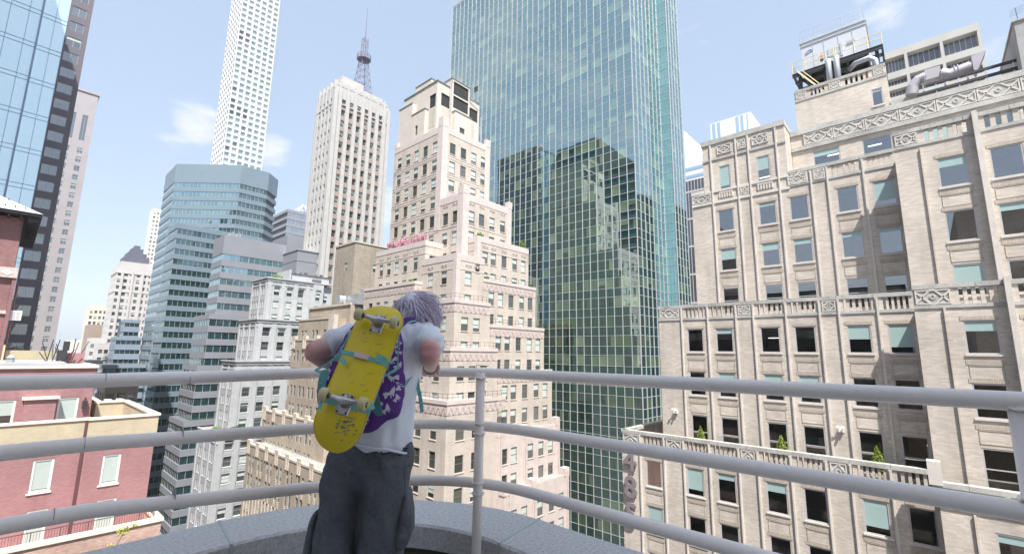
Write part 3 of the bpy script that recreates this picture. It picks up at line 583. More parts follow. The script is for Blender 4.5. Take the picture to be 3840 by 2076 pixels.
S.block(43.8, 47.5, 58.7, 73.3, 87, 94.2, grid([71.4, 69.0, 66.6, 64.1, 61.2], 1.2, rows(91.7, 2), WH), [(44.7, 46.5, 90.3, 91.9)], top=2)
S.block(43.2, 48.9, 50.2, 58.6, 83.6, 90.8, grid([53.0, 56.3], 1.3, rows(88.4, 2), 1.95), grid([45.6], 1.35, rows(88.4, 2), 1.95)+[(47.0, 47.9, 88.6, 90.3)], top=2)
S.block(41.9, 44, 58.4, 73.3, 80, 87.25, grid([71, 68.6, 66.2, 63.6, 60.8], 1.2, rows(84.6, 2), WH), (), top=2)
S.block(41.9, 49, 48.8, 58.4, 76.9, 83.75, grid([51.2, 55.0], 1.3, rows(81.5, 2), 1.95), grid([43.9, 46.2], 1.35, rows(81.4, 2), 1.95), top=2)
S.block(40.0, 44, 58.4, 73.3, 60, 80, grid([71, 68.6, 66.2, 63.6, 60.8], 1.2, rows(77.6, 5), WH), (), top=2)
S.block(40.0, 49, 47.1, 58.4, 70.2, 77.0, grid([50, 53.5, 56.5], 1.3, rows(74.5, 2), 1.95), grid([41.9, 44.0, 46.2], 1.3, rows(74.6, 2), 1.95), top=2)
S.block(38.3, 47.39, 45.4, 60, 0, 70.3, grid([48, 51.2, 54.5], 1.3, rows(67.5, 6), 2.05), grid([40.6, 43.4], 1.45, rows(67.5, 7, 3.9), 2.1), top=2)
S.block(47.4, 61.8, 45.4, 60, 58, 65.3, (), grid([49.0, 51.0, 54.7, 57.2, 59.6], 1.3, rows(63.2, 2), WH), m=1, top=2)
S.block(47.3, 62.0, 43.7, 60, 0, 58.0, (), grid([49.2, 51.4, 54.9, 57.6, 60], 1.3, rows(55.6, 8), WH), m=1, top=2)
# rooftop plant block
m_cream = stone('cream painted render', (.56, .50, .44), .1, .5); m_vent = stone('ochre vent panel', (.47, .44, .37), .1)
S.mats = [b_bei, m_pink, m_roof, m_cream]; LV = 'louver'
S.block(48.7, 59.6, 63.8, 74.5, 116.2, 127.0, [(64.2, 66.1, 122.0, 124.7)], [(49.7, 51.8, 122.5, 125.1), (56.9, 59.2, 122.6, 125.2)], m=3, top=2, style=LV)
S.block(51.9, 56.5, 63.4, 70, 116.2, 128.9, (), [(52.3, 56.2, 123.0, 125.5), (52.3, 56.2, 125.8, 128.5)], m=3, top=2, style=LV)
S.block(49.0, 56, 66.2, 71.2, 127, 128.6, (), (), m=3, top=2)
S.block(47.9, 48.7, 66.3, 70.4, 116.2, 121.9, [(68.4, 69.2, 117.3, 119.3)], (), m=3, top=2, style=LV)
S.block(47.9, 49, 70.4, 74.9, 116.2, 124.6, (), (), m=3, top=2)
S.block(52.1, 56.3, 62.4, 63.4, 116.2, 121.8, (), [(53.3, 54.6, 117.5, 119.0)], m=3, top=2, style=LV)
S.finish(100)
for f, c_, q in (('X', 48.7, (64.3, 66, 118, 121.7)), ('Y', 63.8, (50, 51.6, 118, 122.2)), ('Y', 63.8, (57.3, 58.3, 118.2, 122))):
    b = MB(); fbox(b, f, c_, q[0], q[1], -.03, .02, q[2], q[3]); b.build('vent_panel', m_vent, S.o)
b = MB()
for q in ((48.55, 59.75, 63.65, 74.65, 127, 127.16), (51.8, 56.6, 63.3, 70.1, 128.9, 129.08), (48.9, 56.1, 66.1, 71.3, 128.6, 128.75), (47.8, 48.8, 66.2, 70.5, 121.9, 122.05), (47.8, 49.1, 70.4, 75, 124.6, 124.75), (52, 56.4, 62.3, 63.5, 121.8, 121.95)): b.box(*q)
b.build('roof_edge', stone('verdigris roof edge', (.20, .22, .20), .2), S.o)
b = MB(); b.tube([(52.0, 63.3, 128.5), (51.5, 63.5, 127.5), (51.6, 63.5, 117)], .06, 5); b.tube([(56.6, 63.3, 128), (56.8, 63.5, 126.8), (59, 63.4, 126.3)], .09, 5); b.tube([(59.7, 63.4, 124), (59.8, 63.3, 119), (59.8, 63.2, 117)], .1, 6); b.build('roof_pipe', m_metal, S.o)
# rosy corner piers, bands, friezes, parapet caps
P_ = MB()
def pier(x, y, z0, z1, w=1.1, d=.06, n=1):
    P_.box(x-d, x-.003, y-d, y+w, z0, z1); P_.box(x-.003, x+w, y-d, y-.003, z0, z1)
for x, y, z0, z1 in ((47.5, 60.1, 97, 117.4), (47.5, 54.1, 90, 103.5), (43.2, 50.2, 84, 91.0), (48.9, 51.9, 88, 95)): pier(x, y, z0, z1, 1.3 if z1 > 100 else .7)
P_.box(58.0, 59.26, 60.04, 60.097, 97, 116.9); P_.box(58.2, 59.3, 60.0, 60.7, 116.1, 117.6); P_.box(58.1, 59.28, 54.04, 54.097, 95, 102.6); P_.box(58.4, 59.35, 54.0, 54.9, 102.3, 103.6)
P_.box(47.42, 48.7, 60.02, 61.3, 116.2, 118.0); P_.box(47.42, 48.7, 54.02, 55.2, 102.3, 103.8); P_.box(47.42, 48.1, 74.2, 75.15, 116.1, 117.2)
S.add(P_, m_pink)
G_ = MB()
def band(x0, x1, y0, y1, z0, z1, d=.05, mb=None):
    mb = mb or G_; mb.box(x0-d, x0-.002, y0-d, y1, z0, z1); mb.box(x0-.002, x1, y0-d, y0-.002, z0, z1)
T1t = (47.5, 59.2, 60.1, 75.1)
band(*T1t, 115.1, 116.3)
for k in range(6): z = 111.0-3.47*k; band(*T1t, z, z+.12, .04); band(*T1t, z-.5, z-.42, .04)
band(47.5, 59.2, 54.1, 60.1, 101.2, 102.4); band(47.5, 59.2, 54.1, 60.1, 96.9, 97.0)
for q in ((48.9, 61.6, 51.9, 54, 94.0, 95.0), (43.8, 47.5, 58.7, 73.3, 93.4, 94.3), (43.2, 48.9, 50.2, 58.5, 89.9, 90.9)): band(*q); band(*q[:4], q[4]-1.35, q[4]-1.22, .04)
G_.build('parapet_band', m_pink, S.o)
m_orn = stone('carved rosy frieze', (.53, .44, .405), .28, 2.5, .9, .5)
def frieze(x0, x1, y0, y1, zt, zz=1.0):
    b = MB(); band(x0, x1, y0, y1, zt-.45, zt+.05, .12, b); band(x0, x1, y0, y1, zt-.6, zt-.5, .06, b); b.build('cornice', m_pink, S.o)
    b = MB(); z0, z1 = zt-1.75, zt-.65; band(x0, x1, y0, y1, z0, z1, .03, b)
    for f, c_, a, e in (('X', x0, y0, y1), ('Y', y0, x0, x1)):
        u = a; s_ = 1
        while u < e-.7:
            za, zb_ = (z0+.1, z1-.1) if s_ > 0 else (z1-.1, z0+.1)
            pts = [(u, za), (u+.1, za), (u+.6, zb_), (u+.5, zb_)]; q = [fp(f, c_, p, -.09, z) for p, z in pts]; b.face(q, 1)
            pts = [(u+.25, za), (u+.3, za), (u+.45, (za+zb_)/2), (u+.38, (za+zb_)/2)]; b.face([fp(f, c_, p, -.1, z) for p, z in pts], 1); u += .5; s_ = -s_
    b.build('frieze', [m_orn, m_pink], S.o)
for q in ((48.9, 61.6, 50.2, 52, 87.75), (41.9, 49, 48.8, 58.4, 83.8), (41.9, 43.9, 58.45, 73.3, 87.3), (49, 61.8, 48.5, 50, 80.65), (40, 49, 47.1, 58.3, 77.05), (49, 61.8, 46.8, 48.4, 73.85), (38.3, 49, 45.4, 60, 70.35)): frieze(*q)
# small carved panels above the upper windows
b = MB()
for f, c_, us, z in (('Y', 54.1, (49.5, 51.8, 54.3, 57.0), 100.6), ('X', 47.5, (56.0, 58.5), 100.6), ('Y', 51.9, (50.7, 52.6, 55.2, 57.9, 60.2), 93.2), ('X', 43.8, (71.4, 69, 66.6, 64.1, 61.2), 92.5), ('Y', 50.2, (45.6, 47.4), 89.1), ('X', 43.2, (53, 56.3), 89.1)):
    for u in us:
        for s_ in (-1, 1): fbox(b, f, c_, u+s_*.12, u+s_*.6, -.06, -.01, z+.25, z+.36); fbox(b, f, c_, u+s_*.3, u+s_*.6, -.05, -.01, z, z+.1)
        fbox(b, f, c_, u-.1, u+.1, -.08, -.01, z-.02, z+.3)
S.add(b, m_orn)
# pink lower wing: vertical ribs and stepped parapet pieces
b = MB()
for x in (47.6, 48.1, 53.0, 53.5, 61.2, 61.6):
    b.box(x, x+.22, 45.2, 45.397, 58, 66.0); b.box(x, x+.22, 43.5, 43.697, 40, 58.6)
for x0, x1, y, z in ((47.4, 48.6, 45.4, 66.2), (52.8, 53.9, 45.4, 66.0), (60.9, 61.9, 45.4, 66.4), (47.2, 48.5, 43.7, 58.9), (52.9, 53.9, 43.7, 58.8), (60.8, 62.1, 43.7, 59.0)): b.box(x0, x1, y-.1, y+.9, z-1.2, z)
b.build('parapet_pier', m_pink, S.o)
# fine iron terrace railings
b = MB()
for x0, x1, y0, z in ((41.9, 49, 48.8, 83.9), (40, 49, 47.1, 77.1), (48.9, 61.6, 50.2, 87.8), (49, 61.8, 48.5, 80.7), (38.3, 49, 45.4, 70.4), (49, 61.8, 46.8, 73.9)):
    yl = {41.9: 58.4, 40: 58.4, 38.3: 60}.get(x0, y0+1.5)
    for dz in (.35, .8): b.tube([(x1, y0+.1, z+dz), (x0+.1, y0+.1, z+dz), (x0+.1, yl, z+dz)], .022, 4)
    x = x0+.1
    while x < x1: b.tube([(x, y0+.1, z), (x, y0+.1, z+.8)], .018, 4); x += .9
    y = y0+.1
    while y < yl: b.tube([(x0+.1, y, z), (x0+.1, y, z+.8)], .018, 4); y += .9
b.build('terrace_railing', m_dark, S.o)
b = MB(); b.tube([(44.6, 46.9, 73.2), (44.6, 46.9, 74.7), (46.6, 46.5, 74.6)], .05, 5); b.build('awning_frame', m_dark, S.o)
# planting on the terraces
m_blos = stone('pink blossom', (.62, .33, .40), .3, 6, .8, .2, island=.5); m_green = stone('fresh green leaves', (.17, .30, .05), .4, 6, .7, .2, island=.6); m_dgreen = stone('dark green leaves', (.05, .12, .03), .4, 6, .7, .2, island=.5)
def shrub(name, lab, cat, pos, rad, n, size, m, grp=None):
    t = thing(name, lab, cat, pos, grp); b = MB()
    for _ in range(7): b.tube([(pos[0], pos[1], pos[2]), (pos[0]+random.uniform(-.7, .7)*rad[0], pos[1]+random.uniform(-.7, .7)*rad[1], pos[2]+rad[2]*random.uniform(.8, 1.6))], [.05, .015], 5)
    b.build('branches', m_trunk, t); b = MB()
    for _ in range(9):
        c_ = (pos[0]+random.uniform(-.6, .6)*rad[0], pos[1]+random.uniform(-.6, .6)*rad[1], pos[2]+rad[2]*(1+random.uniform(-.5, .5))); leaves(b, c_, [r*.5 for r in rad], n//9, size)
    b.build('foliage', m, t); return t
for i, (y, r) in enumerate(((61.5, 1.5), (64.2, 1.7), (67.0, 1.4), (69.8, 1.2))):
    shrub('blossom_tree', ('largest pink blossoming tree on the tower terrace, nearest the corner', 'second pink blossoming tree from the terrace corner, spreading over the parapet', 'third pink blossoming tree along the sandy tower terrace', 'small pink blossoming tree at the far end of the terrace')[i], 'tree', (44.9, y, 94.2), (.9, r, 1.0), 900, .14, m_blos, 'blossom trees on the tower terrace')
shrub('terrace_bush', 'bright green round bush on the upper right terrace corner of the sandy tower', 'bush', (50.2, 52.6, 94.9), (1.0, .6, .5), 500, .14, m_green)
shrub('terrace_bush', 'taller ragged green bush at the far right end of the sandy tower terrace', 'bush', (60.6, 52.6, 94.9), (.9, .6, .8), 500, .14, m_green)
shrub('terrace_bush', 'small green planting on the terrace parapet left of the stepped centre', 'bush', (42.3, 60.0, 87.3), (.4, .8, .3), 300, .12, m_green)
shrub('terrace_bush', 'low green planting on the parapet of the right wing below the small round windows', 'bush', (49.6, 50.6, 87.7), (.8, .3, .3), 250, .12, m_green)
shrub('terrace_bush', 'low dark green box planting at the outer end of the right wing parapet', 'bush', (60.9, 50.6, 87.7), (.7, .3, .3), 250, .12, m_dgreen)
# ================================================================== white vertical tower with mast
W = Bld('white_ribbed_tower', 'slender white stone tower with brown window strips and a lattice mast on top', (72, 143, 0), [stone('white glazed stone', (.46, .45, .43), .1, .5), stone('pinkish brown spandrel', (.34, .26, .235), .15), m_roof], 'white', depth=.55)
wy = grid([65.7+2.77*i for i in range(6)], 1.5, [159.0-3.74*i for i in range(31)], 2.1); wx = grid([138.7, 141.3, 143.9, 146.5], 1.1, [159.0-3.74*i for i in range(31)], 2.1)
W.block(62.6, 82.9, 136.4, 149.8, 0, 163.2, wx, wy, top=2); W.finish(100)
b = MB()
for x in [65.7+2.77*i for i in range(6)]:
    for k in range(31): b.box(x-.74, x+.74, 136.34, 136.397, 159-3.74*k-3.74+.03, 159-3.74*k-2.13)
W.add(b, W.mats[1])
b = MB()
for i in range(7): x = 64.3+2.77*i; b.box(x-.62, x+.62, 135.95, 136.397, 0, 162.5)
b.box(62.2, 63.5, 135.9, 136.397, 0, 161.5); b.box(82.0, 83.2, 135.9, 136.397, 0, 162)
for y in (137.4, 140, 142.6, 145.2, 147.9, 149.3): b.box(62.38, 62.597, y-.42, y+.42, 0, 162)
for i in range(7): x = 64.3+2.77*i; b.box(x-.35, x+.35, 136.1, 137.2, 162, 165.0-(.3 if i % 2 else 0)); b.box(x-1.2, x+1.2, 136.3, 137, 163.2, 164.2)
for y in (137, 140, 142.6, 145.2, 148): b.box(62.3, 63.4, y-.35, y+.35, 162, 165)
b.build('stone_pier', W.mats[0], W.o)
b = MB(); b.box(62.4, 83.1, 135.98, 149.9, 156.7, 157.1); b.box(64.5, 81, 138, 148.5, 163, 166.5); b.box(66, 74, 139.5, 148, 166.5, 169.3); b.box(68, 72, 141, 147, 169.3, 170.3)
b.build('crown', W.mats[0], W.o)
t = thing('radio_mast', 'violet steel lattice mast with a ring platform and whip aerial on the white tower', 'mast', (75.2, 143, 168))
m_mast = stone('violet grey mast steel', (.20, .18, .25), .15)
b = MB()
def lat(z0, z1, w0, w1, n):
    for k in range(n):
        za, zb_ = z0+(z1-z0)*k/n, z0+(z1-z0)*(k+1)/n; wa, wb_ = w0+(w1-w0)*k/n, w0+(w1-w0)*(k+1)/n
        A = [(75.2+sx*wa, 143+sy*wa, za) for sx, sy in ((-1, -1), (1, -1), (1, 1), (-1, 1))]; Bq = [(75.2+sx*wb_, 143+sy*wb_, zb_) for sx, sy in ((-1, -1), (1, -1), (1, 1), (-1, 1))]
        for i in range(4): j = (i+1) % 4; b.tube([A[i], Bq[i]], .10, 4); b.tube([A[i], Bq[j]], .055, 4); b.tube([A[j], Bq[i]], .055, 4); b.tube([Bq[i], Bq[j]], .065, 4)
lat(165.5, 181.5, 2.9, 1.1, 6); lat(181.5, 190.0, 1.0, .8, 3); b.build('lattice', m_mast, t)
b = MB(); R_ = [(75.2+2.4*math.cos(a*math.pi/10), 143+2.4*math.sin(a*math.pi/10)) for a in range(21)]
for z in (181.6, 182.3, 183.2): b.tube([(x, y, z) for x, y in R_], .1, 4)
for x, y in R_[:-1:2]: b.tube([(x, y, 181.6), (x, y, 183.2)], .06, 4); b.tube([(x, y, 181.6), (75.2, 143, 180.6)], .08, 4)
b.prism(R_[:-1], 181.5, 181.65); b.build('ring_platform', m_mast, t)
b = MB(); b.tube([(75.2, 143, 189), (75.2, 143, 196), (75.2, 143, 203)], [.2, .14, .07], 6); b.build('whip_aerial', m_mast, t)
# ================================================================== supertall gridded white tower
Q = Bld('supertall_grid_tower', 'extremely tall slender white concrete tower with a grid of square windows', (104, 385, 0), [stone('white concrete', (.58, .585, .58), .05, .2), m_white], '432', depth=1.1)
tops = [300.4+4.75*k for k in range(-26, 26)]; mech = {c for c in range(len(tops)) if abs(tops[c]-290) < 5 or abs(tops[c]-222) < 5}
cx = [90.2+26.8*(i+.5)/6 for i in range(6)]; cy = [369.1+31*(i+.5)/6 for i in range(6)]
wx = grid(cy, 3.5, tops, 3.3); wy = grid(cx, 3.1, tops, 3.3)
Q.block(90.2, 117, 369.1, 400, 0, 430, wx, wy)
def mech_row(z): return any(abs(z-t) < 1 for i, t in enumerate(tops) if i % 13 in (3, 4))
Q.wins = [(*w[:6], '432d') if mech_row(w[5]) or random.random() < .16 else w for w in Q.wins]
Q.finish(100, frames=False)
# ================================================================== blue faceted office tower: ribbon windows
g_rib = glass('ribbon glass dark teal', (.008, .03, .032), (.015, .05, .055), .18, .6, tint=(.8, .95, 1), wav=.12)
g_rib2 = glass('ribbon glass pale aqua', (.02, .06, .07), (.07, .14, .16), .38, .5, tint=(.8, .97, 1), wav=.12)
m_bsp = stone('pale blue grey spandrel panel', (.18, .24, .28), .06, .3, .4); m_gsp = stone('lilac grey spandrel panel', (.25, .26, .29), .06, .3, .5)
def ribbon_tower(T, poly, vis, z1, zl, p, hw, msp, mg, roofh=None, pw=1.5, parts=True):
    """poly: footprint; vis: indices of sides with windows built; rows of windows run from the top down"""
    roofh = roofh or 1.2; lvl = []; z = z1-roofh
    while z-hw > zl: lvl.append(z); z -= p
    n = len(poly); cx_ = sum(q[0] for q in poly)/n; cy_ = sum(q[1] for q in poly)/n
    def off(d):
        P = []
        for i in range(n):
            a, b_, c_ = Vector(poly[i-1]), Vector(poly[i]), Vector(poly[(i+1) % n]); e1 = (b_-a).normalized(); e2 = (c_-b_).normalized(); n1 = Vector((e1.y, -e1.x)); n2 = Vector((e2.y, -e2.x))
            if n1.dot(b_-Vector((cx_, cy_))) < 0: n1 = -n1
            if n2.dot(b_-Vector((cx_, cy_))) < 0: n2 = -n2
            k = (n1+n2); P.append(tuple(b_+k*(d/max(.4, k.dot(n1)))))
        return P
    inn = off(-.18); sp = MB(); sp.prism(poly, z1-roofh, z1, 0, 1); pz = z1-roofh
    for z in lvl: sp.prism(poly, max(zl, z-p), z-hw, 0)
    # panel joints as shallow grooves are part of the material; slim vertical joints
    sp.build('spandrel', [msp, m_roofd], T)
    cr = MB(); cr.prism(off(-.6), 0, z1-.3); cr.build('core', [m_roofd], T)
    for i in vis:
        a, b_ = Vector(inn[i]), Vector(inn[(i+1) % n]); L = (b_-a).length; m_ = max(1, round(L/pw)); d = (b_-a)/m_; nn = Vector((d.y, -d.x)).normalized()
        if nn.dot(a-Vector((cx_, cy_))) < 0: nn = -nn
        for z in lvl:
            b = MB()
            for j in range(m_):
                s_, e_ = a+d*(j+.03), a+d*(j+.97); t1, t2 = random.uniform(-.02, .02), random.uniform(-.02, .02)
                b.face([(s_.x+nn.x*t1, s_.y+nn.y*t1, z-hw), (e_.x-nn.x*t1, e_.y-nn.y*t1, z-hw), (e_.x-nn.x*(t1-t2), e_.y-nn.y*(t1-t2), z), (s_.x+nn.x*(t1+t2), s_.y+nn.y*(t1+t2), z)], 0)
                q = a+d*j; b.box(q.x-.04, q.x+.04, q.y-.04, q.y+.04, z-hw, z, 1)
            b.build('window_band', [mg, m_alu], T)
    return lvl
pl = [(36.7, 229.6), (36.7, 211.5), (54, 193), (64.2, 193), (70, 199), (70, 229.6)]
T = thing('blue_office_tower', 'blue grey faceted office tower with aqua ribbon windows and a flat blank top', 'skyscraper', (53, 212, 0))
ribbon_tower(T, pl, [0, 1, 2], 147.8, 40, 3.58, 1.9, m_bsp, g_rib2, roofh=7.6)
pl = [(35.5, 203), (35.5, 190), (58, 190), (58, 203)]
T = thing('blue_office_wing', 'lower blue grey office block with dark teal ribbon windows in front of the faceted tower', 'office block', (46, 196, 0))
ribbon_tower(T, pl, [0, 1], 119.6, 20, 3.58, 1.9, m_bsp, g_rib, roofh=1.8)
T = thing('lilac_office_block', 'lilac grey office block with a tall blank parapet and curved reflections in its ribbon windows', 'office block', (50, 155, 0))
pl = [(39.5, 159.5), (39.5, 149.5), (57, 149.5), (57, 159.5)]
ribbon_tower(T, pl, [0, 1], 109.5, 86, 3.6, 1.8, m_gsp, g_rib2, roofh=5.6, pw=1.7)
for k, (x, y, z) in enumerate(((37.6, 147.5, 86), (35.6, 145, 72), (33.6, 142.6, 58))):
    pl = [(x, y+15), (x, y), (57, y), (57, y+15)]; ribbon_tower(T, pl, [0, 1], z, z-14 if k < 2 else 10, 3.6, 1.9, m_gsp, g_rib, roofh=1.3, pw=1.7)
b = MB(); b.box(62.3, 76, 163, 176, 0, 116.3); b.build('plant_floor', m_gsp, T)
T2 = thing('lilac_stair_block', 'small lilac grey blank block beside the white ribbed tower', 'building', (60, 145, 0))
b = MB(); b.box(56.4, 63, 139, 151, 0, 106.4); b.build('wall', m_gsp, T2); b = MB(); b.box(56.2, 63.1, 138.8, 151.1, 106.4, 106.7); b.box(56.32, 63, 138.9, 151, 103.2, 103.3); b.build('coping', m_metal, T2)
T3 = thing('roof_chiller', 'cluster of rooftop machinery on the lilac grey block', 'machinery', (41, 152, 109.5))
b = MB(); [b.box(41+i*.9, 41.6+i*.9, 151.5, 152.5, 109.6, 110.6+.5*(i % 2)) for i in range(4)]; b.box(40.5, 45, 151.2, 153, 109.5, 109.7); b.tube([(42, 151.3, 110), (42, 151.3, 111.6)], .08, 5); b.tube([(43.6, 151.4, 110), (44, 151.4, 111.8)], .06, 5); b.build('machine_body', m_metal, T3)
# glass building with pyramid frame behind
T = thing('grey_glass_building', 'grey reflective glass building with an open pyramid frame on its roof', 'office block', (130, 300, 0))
pg = [(95, 310), (95, 252), (135, 252), (135, 310)]
ribbon_tower(T, pg, [1], 152.5, 100, 4.0, 2.6, m_gsp, glass('grey mirror glass', (.10, .11, .14), (.16, .17, .2), .3, .5), roofh=1.5, pw=2.2)
b = MB(); c0 = (107, 262, 163)
for p in ((101, 254, 152.5), (113, 254, 152.5), (113, 270, 152.5), (101, 270, 152.5)): b.tube([p, (107, 262, 159.5)], .45, 5)
for s_ in (.35, .7): pts = [(101+6*s_, 254+8*s_, 152.5+7*s_), (113-6*s_, 254+8*s_, 152.5+7*s_), (113-6*s_, 270-8*s_, 152.5+7*s_), (101+6*s_, 270-8*s_, 152.5+7*s_)]; b.tube(pts+pts[:1], .2, 4)
b.build('pyramid_frame', m_white, T)
# ================================================================== white deco building stepping down
m_dec = stone('pale grey white terracotta', (.43, .44, .45), .12, .8, .75, .3); m_decs = stone('carved spandrel', (.42, .43, .42), .35, 3, .8, .5)
D_ = Bld('white_deco_building', 'pale grey terracotta building stepping down in terraces with carved crests and paired windows', (50, 125, 0), [m_dec, m_decs, m_roof], 'deco', depth=.4)
def dr(top, n, p=3.5): return [top-p*i for i in range(n)]
D_.block(45.1, 57.2, 128.3, 139.5, 83, 95.4, grid([130.2, 131.9, 134.6, 136.4, 138.2], .8, dr(93.0, 4), 2.0), grid([47.6, 50.9, 54.0], 1.5, dr(92.9, 4), 2.05), top=2)
D_.block(57.2, 60.4, 128.3, 139, 83, 95.2, (), grid([58.8], 1.3, dr(92.4, 4), 2), top=2)
D_.block(60.4, 63.2, 129.3, 139, 83, 94.8, (), grid([61.4], 1.3, dr(92.0, 4), 2), top=2)
D_.block(41.2, 63, 121.2, 134, 73, 83.9, grid([123, 124.7, 127.2, 129, 131.5], .8, dr(81.8, 3), 2.0), grid([43.4, 47.0, 50.4, 53.8], 1.7, dr(81.9, 3), 2.1), top=2)
D_.block(36.3, 63, 117.2, 127.3, 57.5, 73.8, grid([119, 120.6, 122.9, 124.5], .8, dr(69.5, 4), 2.0), grid([38.9, 42.1, 45.6, 49], 1.6, dr(67.9, 4), 2.1), top=2)
D_.block(33.7, 63, 115.2, 129.6, 0, 58.2, grid([117, 118.6, 121.2, 122.8, 125.4, 127], .8, dr(54.3, 8), 2.1), grid([36.0, 39.1, 42.5, 46], 1.6, dr(57.0, 9), 2.1), top=2)
D_.finish(100)
b = MB()
for x0, y0, us, z0, z1 in ((45.1, 128.3, (45.7, 49.2, 52.5, 55.8), 83, 94.3), (41.2, 121.2, (41.9, 45.2, 48.7, 52.1), 73, 82.8), (36.3, 117.2, (37, 40.5, 43.9, 47.4), 57.5, 72.6), (33.7, 115.2, (34.4, 37.5, 40.8, 44.2), 10, 57)):
    for u in us: b.box(u-.55, u+.55, y0-.22, y0-.004, z0, z1)
for x0, us, z0, z1 in ((45.1, (128.9, 133.2, 139), 83, 94.3), (41.2, (121.8, 126, 130.2, 133.5), 73, 82.8), (36.3, (117.8, 121.7, 126.6), 57.5, 72.6), (33.7, (115.8, 119.9, 124.1, 129), 10, 57)):
    for u in us: b.box(x0-.22, x0-.004, u-.4, u+.4, z0, z1)
b.build('stone_pier', m_dec, D_.o)
b = MB()
for x0, x1, y0, y1, z in ((45.1, 57.2, 128.3, 139.5, 95.4), (41.2, 56, 121.2, 134, 83.9), (36.3, 52, 117.2, 127.3, 73.8), (33.7, 48, 115.2, 129.6, 58.2)):
    for zz, d, h in ((z-.2, .35, .35), (z-.85, .2, .15), (z-1.9, .12, .12)): b.box(x0-d, x1, y0-d, y0-.005, zz, zz+h); b.box(x0-d, x0-.005, y0, y1, zz, zz+h)
b.box(45.0, 63, 128.2, 139.5, 95.2, 95.45); b.build('cornice', m_dec, D_.o)
for y0, us, z in ((128.3, (47.6, 50.9, 54.0, 58.8), 94.0), (121.2, (43.4, 47, 50.4), 82.5), (117.2, (38.9, 42.1, 45.6), 72.4), (115.2, (36, 39.1, 42.5), 57.6)):
    for u in us:
        b = MB()
        for a in range(-3, 4): w_ = a*.42; b.tube([(u, y0-.18, z-.55), (u+math.sin(w_)*.85, y0-.25, z-.55+math.cos(w_)*.85)], [.1, .05], 4)
        b.tube([(u-.8, y0-.2, z-.6), (u, y0-.22, z-.45), (u+.8, y0-.2, z-.6)], .07, 4); b.build('carved_crest', m_dec, D_.o)
b = MB()
for y0, us, w_, zt, n in ((128.3, (47.6, 50.9, 54.0), 1.5, 92.9, 4), (121.2, (43.4, 47, 50.4), 1.7, 81.9, 3), (117.2, (38.9, 42.1, 45.6), 1.6, 67.9, 3), (115.2, (36, 39.1, 42.5), 1.6, 57, 8)):
    for u in us:
        for k in range(n):
            z = zt-3.5*k-2.15
            for j in range(5): b.box(u-w_/2+.1+j*w_/5, u-w_/2+.2+j*w_/5, y0-.08, y0-.004, z-.9, z-.05)
D_.add(b, m_dec)
b = MB(); b.box(51.5, 63.1, 131, 139, 95.4, 97.6); b.box(51.2, 51.6, 130, 139, 95.4, 98.6); b.build('penthouse', m_dec, D_.o)
b = MB(); b.box(51.3, 63.2, 130.8, 139.1, 97.6, 97.8); [b.box(53+i*1.5, 53.7+i*1.5, 131.3, 132, 97.8, 98.0+.25*(i % 3)) for i in range(6)]; b.box(58, 60.5, 130.5, 132, 95.5, 96.8); b.build('roof_equipment', m_roofd, D_.o)
shrub('roof_garden_bush', 'pale olive bushes on the top terrace corner of the white deco building', 'bush', (48.5, 131.5, 95.4), (2.0, .9, .8), 400, .25, m_green)
shrub('roof_garden_bush', 'dark green conical bushes on the low terrace of the white deco building', 'bush', (37.3, 116.2, 58.2), (1.6, .5, 1.0), 700, .16, m_dgreen)
shrub('roof_garden_bush', 'long mixed bushes spilling over the corner of the low deco terrace', 'bush', (34.4, 119, 58.2), (.6, 2.6, .8), 700, .16, m_green)
# ================================================================== brown windowless tower and tan stepped building
BR = Bld('brown_brick_tower', 'plain brown brick block with two tiny windows per face beside the sandy stepped tower', (52, 92, 0), [brick('dun brown brick', (.38, .33, .27), (.31, .27, .215), (.34, .30, .25), .6, .32, patch=.15), m_roof], 'tan', depth=.3)
BR.block(47.5, 60, 88.1, 96.6, 0, 99.2, grid([91.5], 1.0, [95.2, 88.4, 83], 1.9), grid([53.0], 1.9, [95.1, 88.2], 1.7), top=1); BR.finish(20)
b = MB(); b.box(47.35, 60.1, 87.95, 96.7, 99.2, 99.55); b.build('coping', stone('pale coping', (.52, .47, .4), .15), BR.o)
b_tan = brick('tan brick', (.46, .39, .31), (.38, .315, .245), (.39, .34, .28), .5, .13, patch=.18, bump=.2); m_tcap = stone('cream terracotta', (.54, .475, .40), .18, 1.2, .8)
TN = Bld('tan_brick_building', 'tan brick building with crenellated cream parapets and paired narrow windows stepping down', (44, 88, 0), [b_tan, m_tcap, m_roof], 'tan', depth=.25)
def pairs(a, b, n): return [u for c_ in cols(a, b, n) for u in (c_-.75, c_+.75)]
r34 = lambda t, n: [t-3.25*i for i in range(n)]
TN.block(41, 50, 76, 92.8, 75, 84.6, grid([86, 84.4], .9, [82.3], 1.8), (), top=2)
TN.block(39, 47, 77.5, 92.4, 78, 82.1, grid(pairs(78, 92, 3), .9, [80.2], 1.9), (), top=2)
TN.block(38, 47, 76.5, 92.2, 64.3, 78.2, grid(pairs(77.2, 92, 4), .85, r34(76.4, 4), 2.0), (), top=2)
TN.block(37, 47, 74, 100.5, 58.5, 64.3, grid(pairs(78.2, 100, 6), .85, r34(62.5, 2), 2.0), (), top=2)
TN.block(34, 47, 60, 98.5, 0, 58.6, grid(pairs(60, 98, 9), .85, r34(56.9, 12), 2.1), (), top=2)
TN.finish(100)
b = MB()
